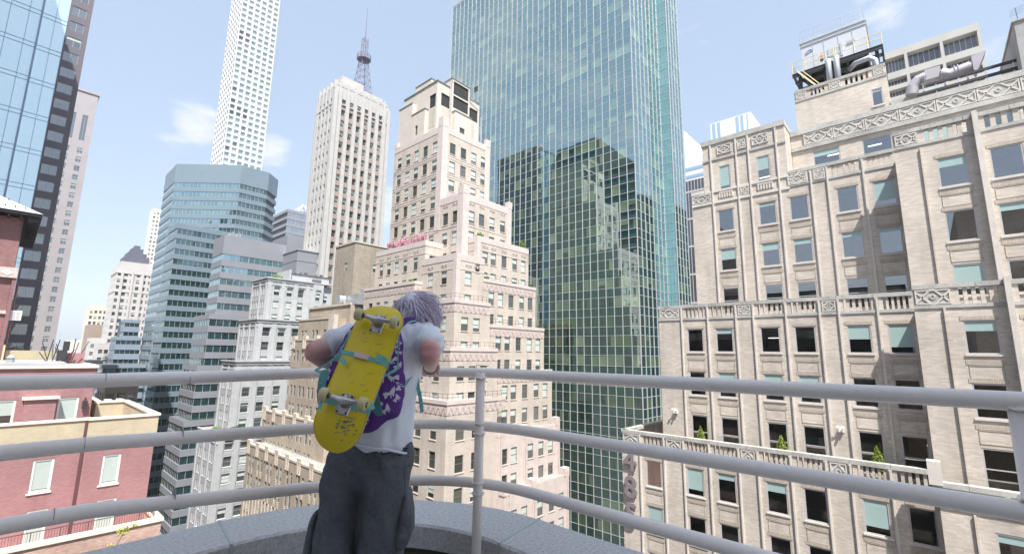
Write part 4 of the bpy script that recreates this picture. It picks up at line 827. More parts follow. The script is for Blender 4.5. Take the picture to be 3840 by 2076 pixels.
for X, y0, y1, z in ((34, 62, 98.5, 58.6), (37, 76, 100.5, 64.3), (38, 77, 92.2, 78.2)):
    b.box(X-.08, X+.3, y0, y1, z, z+.35)
    n = int((y1-y0)/4.1)
    for k in range(n+1): y = y1-.8-(y1-y0-1.2)/n*k; b.box(X-.15, X+.4, y-.75, y+.75, z+.35, z+.95); b.box(X-.18, X-.005, y-.55, y-.2, z-1.5, z+.4); b.box(X-.18, X-.005, y+.2, y+.55, z-1.5, z+.4)
b.box(38.9, 39.3, 77.5, 92.4, 82.1, 82.35); b.box(38.6, 39.4, 77.2, 79.2, 79.6, 82.8); b.box(40.8, 41.2, 76, 92.8, 84.6, 84.95)
b.build('parapet_merlons', m_tcap, TN.o)
b = MB()
for c_ in cols(60, 98, 9):
    for t_ in r34(56.9, 8):
        for s_ in (-1, 1): b.box(33.94, 33.998, c_+s_*.75-.3, c_+s_*.75+.3, t_-3.1, t_-2.3)
for c_ in cols(60, 98, 9):
    for s_ in (-1.4, 0, 1.4): b.box(33.85, 33.998, c_+s_-.13, c_+s_+.13, 44, 50.5)
TN.add(b, m_tcap)
b = MB()
for k in range(6): b.box(40.93, 40.998, 87, 91.8, 81.4+.35*k, 81.55+.35*k)
TN.add(b, m_tcap)
t = thing('rooftop_fan_unit', 'grey rooftop air-conditioning unit with a round fan duct beside the brown tower', 'machinery', (42, 79, 84.6))
b = MB(); b.box(42, 44.5, 75.5, 79.5, 85, 86.6); b.build('unit_casing', m_metal, t); b = MB(); b.tube([(42, 80.4, 85.8), (40.9, 80.6, 85.8)], .85, 18); b.build('fan_duct', m_metal, t)
b = MB(); b.box(43, 44, 75.6, 76.8, 86.6, 87.6); b.box(41.6, 44.6, 75.2, 81, 84.7, 85); b.build('top_unit', m_metal, t)
# ================================================================== rose brick house lower left
b_red = brick('rose red brick', (.39, .195, .20), (.32, .155, .165), (.36, .25, .25), .22, .075, patch=.15); b_crm = brick('cream brick', (.58, .50, .35), (.52, .44, .30), (.5, .44, .34), .22, .075, patch=.1)
m_cop = stone('cream coping', (.70, .65, .55), .12, 1.5)
RH = Bld('rose_brick_house', 'rose red brick house with cream parapet band and white framed windows', (0, 50, 0), [b_red, b_crm, stone('terrace paving', (.36, .34, .33), .15)], 'red', depth=.22)
win = [(2.42, 3.46, 66.85, 68.95), (2.55, 3.55, 63.5, 65.75), (-1.2, -.2, 66.85, 68.95)]
RH.block(-25, 4.88, 45, 60, 0, 69.75, (), win, top=2)
RH.block(4.88, 8.8, 44.75, 58.2, 0, 69.75, (), [(5.92, 6.95, 66.75, 68.8), (5.98, 7.05, 63.6, 65.75)], top=2)
RH.block(-25, 5.35, 49.5, 70, 69.75, 75.0, (), [(3.45, 4.6, 70.3, 72.6), (-.4, 1.25, 70.2, 72.6)], top=2)
RH.finish(20)
b = MB(); b.box(-25, 4.86, 44.93, 45.2, 69.7, 71.3); b.box(4.86, 8.87, 44.68, 44.98, 69.7, 71.3); b.box(8.57, 8.87, 44.98, 58.2, 69.7, 71.3); b.box(6.9, 8.57, 57.9, 58.2, 69.7, 71.3); b.box(6.6, 6.9, 57.9, 64, 69.7, 71.3); b.box(5.35, 5.45, 49.4, 64, 69.7, 71.0); b.build('parapet', b_crm, RH.o)
b = MB(); b.box(-25, 4.9, 44.85, 45.3, 71.3, 71.45); b.box(4.8, 8.97, 44.6, 45.06, 71.3, 71.46); b.box(8.5, 8.97, 45.06, 58.3, 71.3, 71.45); b.box(6.8, 8.5, 57.8, 58.3, 71.3, 71.45); b.box(6.5, 7.0, 58.3, 64, 71.3, 71.45)
for k in range(3): b.box(6.5+.9*k, 7.0+.9*k, 58.5+k*.01, 60.5, 71.2, 71.42)
b.box(-25, 5.45, 49.35, 49.75, 74.8, 75.02); b.box(5.05, 5.45, 49.75, 62, 74.8, 75.02); b.build('coping', m_cop, RH.o)
b = MB(); b.box(1.65, 3.3, 48.6, 49.5, 69.75, 72.6); b.build('wall', b_red, RH.o); b = MB(); b.box(1.5, 3.45, 48.45, 49.55, 72.6, 72.75); b.build('coping', m_cop, RH.o)
b = MB(); b.box(4.7, 4.86, 44.75, 44.995, 40, 71.2); b.build('downpipe_recess_shade', stone('deep purple shadow brick', (.12, .05, .06), .1), RH.o)  # raised strip; the shade of the recess is put into its dark colour
b = MB(); b.box(4.8, 5.1, 49.2, 49.4, 71.7, 72.3); b.tube([(4.95, 49.3, 72.3), (4.95, 49.3, 72.55)], .05, 6); b.build('wall_lantern', m_dark, RH.o)
# roof clutter
b = MB(); b.box(-4, 3.6, 50.5, 61, 75.02, 75.2); b.build('roof_deck', stone('grey roof membrane', (.40, .40, .42), .15), RH.o)
b = MB(); b.box(-3, 3.4, 60.5, 61, 75.2, 76.05); b.build('roof_fence', stone('ochre board fence', (.40, .35, .22), .15), RH.o)
b = MB(); b.tube([(.6, 52, 75.2), (.6, 52, 75.55)], [.25, .22], 12); b.tube([(.6, 52, 75.55), (.6, 52, 75.75)], [.3, .1], 12); b.build('roof_vent', m_metal, RH.o)
b = MB(); b.box(.1, .2, 51, 51.1, 75.2, 76.5); b.build('roof_post', m_yel, RH.o)
b = MB()
for k in range(14): x = 3.6+random.uniform(-.9, 1.0); b.tube([(x, 56+random.uniform(-1, 1), 75.0), (x+random.uniform(-.6, .8), 56+random.uniform(-1, 1), 75.8+random.uniform(0, 1.4))], .04, 4)
b.box(3.3, 3.9, 55.5, 56.2, 75, 76.1); b.box(3.6, 4.0, 55.6, 56, 76.1, 76.9); b.build('roof_antennas', m_dark, RH.o)
b = MB(); b.box(3.9, 5.1, 56, 57.5, 75, 75.9); b.build('chimney', b_red, RH.o)
# bistro set on the terrace
def chair(x, y, a, lab):
    t = thing('bistro_chair', lab, 'chair', (x, y, 69.76), 'terrace chairs'); R = Matrix.Rotation(a, 3, 'Z')
    def T_(p): v = R @ Vector(p); return (x+v.x, y+v.y, 69.76+v.z)
    b = MB(); b.loft([[T_(p) for p in ((-.2, -.2, .44), (.2, -.2, .44), (.2, .2, .44), (-.2, .2, .44))], [T_(p) for p in ((-.2, -.2, .47), (.2, -.2, .47), (.2, .2, .47), (-.2, .2, .47))]]); b.build('seat', m_chair, t)
    b = MB(); b.tube([T_((-.2, .2, .45)), T_((-.2, .25, .9)), T_((.2, .25, .9)), T_((.2, .2, .45))], .018, 5)
    for k in (-.1, 0, .1): b.tube([T_((k, .2, .45)), T_((k, .25, .9))], .01, 4)
    b.build('backrest', m_chair, t)
    for sx in (-1, 1):
        for sy in (-1, 1): b = MB(); b.tube([T_((sx*.19, sy*.19, .44)), T_((sx*.21, sy*.22, 0))], .015, 5); b.build('leg', m_chair, t)
m_chair = stone('bronze painted steel', (.16, .12, .09), .2)
chair(6.4, 50.6, 1.3, 'left dark metal bistro chair on the house terrace'); chair(7.9, 50.4, -1.3, 'right dark metal bistro chair on the house terrace')
t = thing('bistro_table', 'round dark metal table between two chairs on the cream walled terrace', 'table', (7.15, 50.5, 69.76))
b = MB(); b.tube([(7.15, 50.5, 70.46), (7.15, 50.5, 70.49)], .4, 20); b.build('table_top', m_chair, t)
b = MB(); b.tube([(7.15, 50.5, 70.46), (7.15, 50.5, 69.8)], .025, 8)
for a in range(3): b.tube([(7.15, 50.5, 69.95), (7.15+.3*math.cos(a*2.1), 50.5+.3*math.sin(a*2.1), 69.78)], .018, 5)
b.build('pedestal', m_chair, t)
# lower brick terrace wall with iron railing in front
TW = thing('terrace_wall', 'patterned pinkish brick terrace wall with pale coping and thin iron railing, bottom left', 'wall', (0, 41, 0))
b = MB(); b.box(-12, 9.1, 41, 41.35, 40, 64.55); b.box(8.8, 9.1, 41.35, 45, 40, 64.55); b.box(-12, 8.8, 41.35, 45, 60, 63.5, 0); b.build('wall', brick('pink lattice brick', (.50, .28, .23), (.60, .44, .36), (.5, .4, .34), .22, .09), TW)
b = MB(); b.box(-12, 9.2, 40.9, 41.45, 64.55, 64.75); b.box(8.7, 9.2, 41.45, 45, 64.55, 64.75); b.build('coping', m_cop, TW)
b = MB(); b.tube([(-12, 41.5, 65.3), (8.75, 41.5, 65.3), (8.75, 44.5, 65.3)], .03, 5); x = -12
while x < 8.8: b.tube([(x, 41.5, 64.6), (x, 41.5, 65.3)], .012 if int(x*10) % 13 else .03, 4); x += .13
for k in range(24): b.tube([(8.75, 41.5+.13*k, 64.6), (8.75, 41.5+.13*k, 65.3)], .012, 4)
b.build('iron_railing', m_dark, TW)
t = thing('young_tree', 'sparse yellow green tree top reaching up before the patterned brick wall', 'tree', (3.4, 36.5, 55))
m_yg = stone('yellow green leaves', (.42, .46, .05), .35, 6, .7, .2, island=.5); b = MB()
br = [((3.4, 36.5, 55), (3.3, 36.6, 60), (2.9, 36.6, 63.2)), ((3.3, 36.6, 59), (4.6, 36.6, 62.2), (5.6, 36.7, 64.6)), ((3.3, 36.6, 60), (3.8, 36.4, 62), (4.3, 36.5, 63.6)), ((3.3, 36.6, 60), (2.2, 36.4, 61.4), (1.9, 36.5, 62.9))]
sh_ = lambda p: (p[0]+.9, p[1], p[2]+1.35)
for p in br: b.tube([sh_(q) for q in p], [.07, .04, .015], 6)
b.build('trunk', m_trunk, t); b = MB()
for c_, r, n in (((2.4, 36.5, 62.6), .5, 260), ((3.0, 36.5, 63.2), .45, 220), ((3.6, 36.4, 62.7), .5, 240), ((4.2, 36.5, 63.4), .35, 140), ((4.9, 36.6, 63.5), .35, 90), ((5.4, 36.7, 64.3), .35, 90), ((1.9, 36.5, 62.2), .4, 160), ((4.3, 36.6, 62.5), .4, 140), ((5.9, 36.7, 64.5), .2, 30), ((3, 36.5, 62), .7, 260)): leaves(b, sh_(c_), (r, r*.6, r*.8), n, .085)
b.build('foliage', m_yg, t)
# ================================================================== turreted brick building at the left edge
b_dr = brick('dark red brick', (.29, .145, .14), (.23, .11, .11), (.28, .19, .18), .3, .1, patch=.2)
m_sl = stone('silver standing seam roof', (.55, .57, .58), .12, 1.0, .4, metal=.2)
LB = thing('turret_brick_building', 'dark red brick building with silver hipped roof, deep eaves and a diamond band', 'building', (-8, 65, 0))
b = MB(); b.box(-20, -.15, 60, 78, 0, 87.9); b.build('wall', b_dr, LB)
b = MB(); b.box(-20, .12, 59.7, 78, 82.4, 83.3); b.box(-20, -.02, 59.85, 78, 79.2, 79.5); b.build('cornice', m_orn, LB)
b = MB()
for k in range(5):
    x = -.5-1.15*k; b.face([(x-.42, 59.67, 82.85), (x, 59.67, 83.15), (x+.42, 59.67, 82.85), (x, 59.67, 82.55)])
b.build('diamond_inlay', m_cop, LB)
b = MB(); b.box(-20.5, .95, 58.9, 79, 88.05, 88.3); b.build('eaves', m_dark, LB)
b = MB(); b.loft([[(-20.6, 58.8, 88.3), (1.0, 58.8, 88.3), (1.0, 79, 88.3), (-20.6, 79, 88.3)], [(-14, 66, 92.8), (-7, 66, 92.8), (-7, 72, 92.8), (-14, 72, 92.8)]]); b.build('roof', m_sl, LB)
for k in range(14): b = MB(); b.box(.1, .8, 59.3+.75*k, 59.45+.75*k, 87.5, 88.05); b.build('eaves_bracket', m_dark, LB)
for k in range(10): b = MB(); b.box(-.4-.75*k, -.25-.75*k, 59.1, 59.9, 87.7, 88.05); b.build('eaves_bracket', m_dark, LB)
b = MB()
for k in range(60):
    r_ = k % 3; x = -11+.2*k-.1*r_; s_ = .6+1.3*r_
    if x > 1.0-s_*1.1: continue
    b.box(x-.04, x+.04, 58.8+s_-.04, 58.8+s_+.04, 88.3+s_*.62, 88.45+s_*.62)
b.build('snow_guard', m_dark, LB)
b = MB(); b.box(-.14, .1, 59.8, 62, 70, 82.4); b.tube([(.25, 60.5, 68), (.25, 60.5, 82)], .08, 6); b.build('downpipe', b_dr, LB)
t = thing('window_air_conditioner', 'white window air conditioner jutting from the dark red brick wall', 'air conditioner', (.3, 60.4, 79))
b = MB(); b.box(-.1, .85, 60.1, 60.9, 78.7, 79.55); b.build('casing', m_white, t); b = MB()
for k in range(3): b.box(.0+.26*k, .2+.26*k, 60.08, 60.097, 78.8, 79.45)
b.build('grille', m_alu, t)
# ================================================================== tall glass and stone tower, left
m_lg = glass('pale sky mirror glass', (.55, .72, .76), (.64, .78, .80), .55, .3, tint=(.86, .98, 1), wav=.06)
m_mauve = stone('mauve granite', (.135, .12, .14), .08, .3, .5)
LT = Bld('mirror_glass_tower', 'very tall tower of pale mirror glass with a mauve stone edge at the left', (-8, 140, 0), [m_mauve, m_roof], 'slab', depth=.25)
lt_rows = [118.2+3.48*k-.0 for k in range(-20, 16)]; lt_rows = [76.4+(97.73-76.4)*3.125+3.47*k for k in range(-24, 8)]
LT.block(.35, 3.62, 125, 150, 0, 171.5, (), [(.6, 2.82, z-2.05, z) for z in lt_rows if z < 170], top=1); LT.finish(100)
b = MB(); b.box(-26, .34, 125.2, 150, 0, 171.5); b.build('core', m_mauve, LT.o)
zt = 76.4+(97.24-76.4)*3.125; P2 = 7.09; xs = [.32, -1.35, -3.3, -4.95, -7.4, -9.8, -12.2, -14.6, -17]
mulb = MB()
for k in range(-9, 6):
    z0 = zt+P2*k; z1 = z0+P2
    if z0 > 168: break
    for i in range(len(xs)-1):
        for a, e in ((z0+.85, z1), (z0, z0+.85)):
            g = MB(); f = .35 if i == 1 else 0
            g.face([(xs[i+1], 125-.35*(i > 1), a+.05), (xs[i], 125-.35*(i > 1)-(f if 0 else 0), a+.05), (xs[i], 125-.35*(i > 1), min(e, 171)), (xs[i+1], 125-.35*(i > 1), min(e, 171))]); 
            if i < 5: g.build('glass_pane', m_lg, LT.o)
            else: mulb.face(g.v, 1)
    for zz in (z0, z0+.85): mulb.box(xs[2], xs[0], 124.93, 125.02, zz-.04, zz+.04); mulb.box(xs[-1], xs[2], 124.58, 124.67, zz-.04, zz+.04)
for i, x in enumerate(xs): w_ = .14 if i == 2 else .035; mulb.box(x-w_, x+w_, 124.93 if i < 2 else 124.4 if i == 2 else 124.58, 125.05, 0, 171.5)
for q in mulb.m: pass
mulb.build('mullion_grid', [stone('blue steel mullion', (.30, .42, .58), .1, 1, .4), m_lg], LT.o)
# beige slab behind it
BS = Bld('beige_slab_tower', 'tall pale beige stone tower with twin window columns right of the mirror glass tower', (7, 225, 0), [stone('pale pinkish limestone', (.38, .355, .365), .08, .25), m_roof], 'slab', depth=.3)
rw = [145.6-3.29*i for i in range(32)]
BS.block(2, 11.75, 215, 240, 0, 166.5, (), [(8.75, 10.15, z-1.9, z) for z in rw]+[(5.7, 6.7, z-1.9, z) for z in rw]+[(8.6, 10.1, 148.5, 158), (5.4, 7.0, 148.5, 158)], top=1); BS.finish(100, frames=False)
b = MB(); b.box(1.8, 12.1, 214.7, 240, 166.5, 167.4); b.build('cornice', BS.w and BS.mats[0], BS.o)
# ================================================================== dark neighbours beyond the left edge of the photo (seen mirrored in the green tower)
m_blkw = stone('charcoal brick', (.035, .037, .042), .15, .4)
for nm, lab, q in (('charcoal_office_block', 'charcoal office block beyond the left edge, mirrored in the green glass', (-60, -11, 102.5, 124, 173.5)), ('charcoal_office_block', 'lower charcoal office block seen only mirrored beside the tower corner', (-60, -11, 81.5, 102.4, 156)), ('charcoal_office_block', 'charcoal block mirrored low in the green tower', (-60, -30, 40, 84, 112)), ('charcoal_office_block', 'low charcoal block beside the photographer, mirrored in the brick office windows', (-58, -25, 2, 39, 90)), ('charcoal_office_block', 'long charcoal block hidden behind the mirror glass tower, mirrored in the green glass', (-60, 2.5, 151, 178, 150)), ('charcoal_office_block', 'dark block far beyond the right edge mirrored in the narrow tower side', (195, 235, -32, -14, 152))):
    KB = Bld(nm, lab, ((q[0]+q[1])/2, (q[2]+q[3])/2, 0), [m_blkw, m_roofd], 'far', 'dark neighbouring blocks'); KB.block(q[0], q[1], q[2], q[3], 0, q[4]); KB.w.build('wall', KB.mats, KB.o)
    b = MB()
    for z in range(20, int(q[4]), 4): b.box(q[1]+.01, q[1]+.15, q[2]+.5, q[3]-.5, z, z+1.6)
    b.build('window_band', STY['far']['mats'][0], KB.o)
# ================================================================== distant buildings up the avenue
def far_b(name, lab, x0, x1, y0, y1, zt, col, rws, wcol, cw=1.6, p=3.6, h=1.9, top=None, extra=None, cat='building', nx=None, z0=0, lim=40):
    F = Bld(name, lab, ((x0+x1)/2, (y0+y1)/2, 0), [col, m_roof], 'far', depth=.35)
    wy = [(u-cw/2, u+cw/2, zt-3-p*i-h, zt-3-p*i) for i in range(rws) for u in cols(x0, x1, wcol)] if wcol else []
    wx = [(u-cw/2, u+cw/2, zt-3-p*i-h, zt-3-p*i) for i in range(rws) for u in cols(y0, y1, nx)] if nx else []
    F.block(x0, x1, y0, y1, z0, zt, wx, wy, top=1); F.wins and F.finish(lim, frames=False) or (F.w.build('wall', F.mats, F.o) if not F.wins else None); return F
Bld_f = Bld.finish
def _fin(s, *a, **k): Bld_f(s, *a, **k); return True
Bld.finish = _fin
m_lime = stone('grey limestone far', (.50, .48, .46), .1, .2); m_crm = stone('cream render far', (.60, .54, .46), .06, .2); m_brn = stone('brown brick far', (.30, .24, .19), .1, .2); m_bgy = stone('blue grey panel far', (.24, .29, .36), .06, .2)
CT = far_b('crowned_limestone_tower', 'grey limestone skyscraper with a dark stepped crown in the distance', 37.5, 54, 330, 350, 121.0, m_lime, 22, 6, 1.6, 3.7, 2.0, nx=5, lim=60)
b = MB()
for i, (q, z) in enumerate(((.0, 121), (1.2, 124.3), (2.6, 127), (4.2, 129.8), (5.6, 133))): b.box(38.8+q, 52.6-q, 331+q, 348-q, z, z+(3.4 if i < 4 else 2.2), 0 if i < 1 else 1)
b.build('stepped_crown', [m_lime, stone('dark slate crown', (.12, .12, .16), .2)], CT.o)
b = MB(); b.box(37.2, 54.3, 329.7, 350, 117.5, 118.4); b.box(37.3, 54.2, 329.8, 350, 107, 107.6)
for x in (40, 44.5, 49, 53): b.box(x-.6, x+.6, 329.6, 330, 60, 119)
b.build('cornice', m_lime, CT.o)
far_b('pale_slab_tower', 'very pale slim tower half hidden behind the blue faceted tower', 74, 84, 495, 510, 198, stone('pale cream far', (.66, .61, .55), .05, .2), 30, 4, 1.6, 3.7, 1.8, nx=3, lim=30)
far_b('cream_office_block', 'cream block with three columns of square windows in the distance', 35, 46, 400, 420, 103.2, m_crm, 3, 5, 1.4, 3.6, 2, lim=15)
far_b('cream_stair_block', 'taller plain cream block behind the square windows in the distance', 39, 52, 425, 440, 105.6, m_crm, 0, 0)
far_b('brown_blank_block', 'plain brown brick block below the cream blocks in the distance', 32.5, 42.5, 360, 380, 89.5, m_brn, 0, 0)
far_b('grey_stepped_block', 'grey stone block with paired windows below the crowned tower', 30, 36, 285, 300, 78.5, m_lime, 7, 3, 1.5, 3.6, 1.9, nx=2, lim=20)
far_b('grey_stepped_block', 'darker grey low block stepping down toward the rose brick house', 22.5, 30, 262, 280, 71, stone('grey brick far', (.33, .32, .31), .1, .2), 8, 3, 1.5, 3.6, 1.9, nx=2, lim=20)
far_b('grey_stepped_block', 'slim grey block with an open steel frame on its roof in the distance', 28.6, 34.0, 300, 315, 81, m_lime, 4, 3, 1.5, 3.6, 1.9, lim=12)
for lab, q in (('upper blue grey banded block stepping down before the crowned tower', (31.5, 36.5, 236, 250, 87.5)), ('middle blue grey banded block stepping down before the crowned tower', (28.6, 36.5, 228, 240, 80.5)), ('low blue grey banded block at the foot of the crowned tower', (24.5, 36.6, 214, 226, 70.5))):
    T = thing('banded_office_block', lab, 'office block', ((q[0]+q[1])/2, (q[2]+q[3])/2, 0), 'banded blocks in the distance')
    ribbon_tower(T, [(q[0], q[3]), (q[0], q[2]), (q[1], q[2]), (q[1], q[3])], [0, 1], q[4], 30, 3.6, 1.5, m_bgy, g_rib, roofh=1.2, pw=1.6)
far_b('brown_arcade_block', 'dark brown brick block with tall windows low between house and blue tower', 21.5, 29.0, 176, 190, 66.5, m_brn, 5, 3, 1.9, 4.0, 2.6, nx=3, lim=20)
# far right: slanted white tower, white striped tower, dark block
m_far = stone('pale blue white cladding', (.66, .70, .76), .05, .1)
T = thing('slant_roof_tower', 'distant white tower with a slanted roof and blue window stripes', 'skyscraper', (300, 100, 0))
b = MB(); b.loft([[(281, 104.9, 0), (330, 104.9, 0), (330, 60, 0), (281, 60, 0)], [(281, 104.9, 222), (330, 104.9, 222), (330, 60, 138), (281, 60, 138)]]); b.build('wall', m_far, T); fixn(T.children[0])
b = MB(); [b.box(280.8, 280.99, 61, 104.8, 183+5.2*k, 185+5.2*k) for k in range(3)]; b.build('window_band', glass('blue stripe glass', (.2, .3, .42), (.25, .36, .5), .3, .3), T)
T = thing('dark_office_block', 'dark glass block with fine mullions far behind the green tower', 'office block', (250, 80, 0))
b = MB(); b.box(238, 262, 68, 89.3, 0, 169.8); b.build('wall', glass('dark bronze glass', (.03, .03, .04), (.05, .05, .06), .1, .3), T)
b = MB(); [b.box(237.8, 237.99, 69+1.7*k, 69.25+1.7*k, 60, 170) for k in range(12)]; [b.box(237.75, 237.98, 68, 89.3, 73+15*k, 74+15*k) for k in range(7)]; b.build('mullion_grid', m_alu, T)
T = thing('striped_glass_tower', 'pale white and blue striped glass tower far beyond the brick roofline', 'skyscraper', (300, 78, 0))
b = MB(); b.box(286, 312, 65.9, 89.6, 0, 223); b.build('wall', m_far, T)
b = MB(); [b.box(285.8, 285.99, a, a+w_, 120, 222.5) for a, w_ in ((86.5, 1.8), (83.6, 1.6), (72.6, 1.7), (70.0, 1.5), (67.5, .5))]; b.build('window_band', glass('sky blue strip', (.25, .36, .5), (.3, .42, .56), .3, .3), T)
# distant skyline strip
mb = MB(); rs = random.Random(3)
for _ in range(420):
    r = rs.uniform(650, 3800); a = rs.uniform(.035, .10) if _ < 240 else rs.uniform(.02, .3); x, y = r*math.sin(a), r*math.cos(a); w_ = rs.uniform(8, 26); h = rs.uniform(15, 62)+(rs.random() < .06)*40+r*.004
    mb.box(x-w_/2, x+w_/2, y-w_/2, y+w_/2, 0, h)
mb.build('distant_city', stone('distant mixed masonry', (.46, .40, .36), .3, .02, island=.9, bump=0), kind='stuff')
# low roofs in the street gap between the sandy tower and 485
t = thing('low_roof_building', 'low building roof crowded with pale ducts, seen deep between the tower and the brick office', 'building', (66, 36, 0))
b = MB(); b.box(58, 77, 37.5, 56, 0, 30); b.build('wall', m_lime, t)
b = MB()
for k in range(40): x, y = random.uniform(58, 75), random.uniform(38, 55); b.box(x, x+random.uniform(.5, 2.5), y, y+random.uniform(.5, 2), 30, 30+random.uniform(.4, 2.2))
for k in range(14): x, y = random.uniform(59, 75), random.uniform(38, 55); b.tube([(x, y, 31), (x+random.uniform(-3, 3), y+random.uniform(-3, 3), 31.5)], .2, 6)
b.build('roof_ducts', m_metal, t)
# ================================================================== the terrace we stand on
FZ = CZ-1.4
def arcpath(xr, yl, rad, x_start=-8, y_end=-6, n=14):
    """plan path: along y=yl towards +x, round corner, then down x=xr towards -y"""
    P = [(x_start+(xr-rad-x_start)*k/10, yl) for k in range(10)]
    P += [(xr-rad+rad*math.sin(a*math.pi/2/n), yl-rad+rad*math.cos(a*math.pi/2/n)) for a in range(n+1)]
    P += [(xr, yl-rad+(y_end-yl+rad)*k/10) for k in range(1, 11)]; return P
m_granite = stone('speckled grey granite', (.52, .51, .505), .35, 55, .8, .12, fine=240); m_gj = stone('pale mortar joint', (.45, .47, .48), .1)
TR = thing('terrace_parapet', 'curved low parapet of speckled grey granite coping on dark brick around the terrace', 'parapet', (1.5, 2, FZ))
def strip(pin, pout, z0, z1, m=0, mb=None):
    mb = mb or MB(); mb.loft([[(a[0], a[1], z0), (b[0], b[1], z0), (b[0], b[1], z1), (a[0], a[1], z1)] for a, b in zip(pin, pout)], m); return mb
ZL = CZ-1.0
pin, pout = arcpath(1.92, 2.80, .95), arcpath(2.36, 3.22, 1.35)
def bevstrip(pin, pout, z0, z1, r=.012):
    mb = MB(); mb.loft([[(a[0], a[1], z0), (b[0], b[1], z0), (b[0], b[1], z1-r), (b[0]+(a[0]-b[0])*.03, b[1]+(a[1]-b[1])*.03, z1), (a[0]+(b[0]-a[0])*.03, a[1]+(b[1]-a[1])*.03, z1), (a[0], a[1], z1-r)] for a, b in zip(pin, pout)]); return mb
bevstrip(pin, pout, ZL-.13, ZL).build('coping', m_granite, TR)
for (ax, ay), (bx_, by) in (((.94, 2.80), (1.0, 3.22)), ((1.92, 1.81), (2.36, 1.88)), ((-.5, 2.8), (-.5, 3.22)), ((1.92, .1), (2.36, .1))):
    b = MB()
    d = Vector((bx_-ax, by-ay)).normalized(); n_ = Vector((-d.y, d.x))*.007; a_ = Vector((ax, ay))-d*.004; e_ = Vector((bx_, by))
    b.loft([[(a_.x-n_.x, a_.y-n_.y, ZL-.13), (a_.x+n_.x, a_.y+n_.y, ZL-.13), (a_.x+n_.x, a_.y+n_.y, ZL+.003), (a_.x-n_.x, a_.y-n_.y, ZL+.003)], [(e_.x-n_.x, e_.y-n_.y, ZL-.13), (e_.x+n_.x, e_.y+n_.y, ZL-.13), (e_.x+n_.x, e_.y+n_.y, ZL+.003), (e_.x-n_.x, e_.y-n_.y, ZL+.003)]])
    b.build('mortar_joint', m_gj, TR)
strip(arcpath(1.98, 2.86, .98), arcpath(2.3, 3.16, 1.3), 60, ZL-.13).build('brick_base', brick('dark terrace brick', (.17, .14, .10), (.12, .10, .08), (.10, .09, .08), .24, .085), TR)
mb = MB(); mb.box(-9, 1.99, -3, 2.87, FZ-.3, FZ); mb.build('terrace_floor', stone('terrace paving slabs', (.36, .35, .34), .15, 2), kind='structure')
# own building behind the camera (shades the terrace)
OB = Bld('own_brick_building', 'brick building the terrace belongs to, behind the photographer', (-10, -15, 0), [b485, m_roof], 'far', depth=.3)
OB.block(-30, 2.0, -30, -4.2, 0, 95, (), (), top=1); OB.w.build('wall', OB.mats, OB.o)
# railing
m_rail = stone('glossy warm grey railing paint', (.92, .85, .80), .05, 3, .32, .12, fine=60, spec=.5)
RA = thing('terrace_railing', 'warm grey tubular steel railing with three rails curving round the terrace corner', 'railing', (1.7, 1.8, FZ))
rp = arcpath(1.88, 2.34, .78, -7, -5, 18); L_ = [0]
for a, c_ in zip(rp, rp[1:]): L_.append(L_[-1]+math.dist(a, c_))
for dl, dr_ in ((.123, .110), (.352, .395), (.587, .690)):
    pts = []
    for (x, y), s_ in zip(rp, L_):
        k = min(1, max(0, (s_-7.2)/1.3)); k = k*k*(3-2*k); pts.append((x, y, CZ-(dl+(dr_-dl)*k)))
    # smooth the straight runs only at the arc
    b = MB(); b.tube(pts, .0265, 20); b.build('rail', m_rail, RA, smooth=True)
for x, y, zt_ in ((1.745, 1.80, CZ-.107), (1.88, -.168, CZ-.1035), (-1.2, 2.34, CZ-.121)):
    b = MB(); b.tube([(x, y, FZ), (x, y, zt_)], .0245, 18); b.build('post', m_rail, RA, smooth=True)
    for dz in (0, *( (.285, .58) if x > 1 else (.229, .464))):
        b = MB(); R_ = [(x+.0285*math.cos(a*math.pi/8), y+.0285*math.sin(a*math.pi/8), zt_-dz-.026+.004*math.sin(a*2.3)) for a in range(17)]; b.tube(R_, .0042, 6, caps=False)
        if dz: b.tube([(q[0], q[1], q[2]+.052) for q in R_], .0042, 6, caps=False)
        b.build('weld_bead', m_rail, RA, smooth=True)
    b = MB(); b.tube([(x, y, FZ), (x, y, FZ+.012)], .06, 18); b.build('base_flange', m_rail, RA)
m_joint = stone('joint line', (.34, .33, .33), .1)
for x, z in ((.55, CZ-.121), (.28, CZ-.121), (.55, CZ-.352), (.25, CZ-.352), (.55, CZ-.585), (.2, CZ-.585)): b = MB(); b.tube([(x-.0008, 2.34, z), (x+.0012, 2.34, z)], .0268, 20); b.build('rail_joint', m_joint, RA)
# ------------------------------------------------------------------ haze
hm = bpy.data.materials.new('haze'); hm.use_nodes = True; n_ = hm.node_tree.nodes; n_.clear(); o_ = n_.new('ShaderNodeOutputMaterial'); v_ = n_.new('ShaderNodeVolumePrincipled')
v_.inputs['Color'].default_value = (.97, .985, 1, 1); v_.inputs['Density'].default_value = .00013; v_.inputs['Anisotropy'].default_value = 0; hm.node_tree.links.new(v_.outputs[0], o_.inputs[1])
b = MB(); b.box(-2500, 2500, -800, 4300, -1, 480); b.build('haze', hm, kind='stuff')
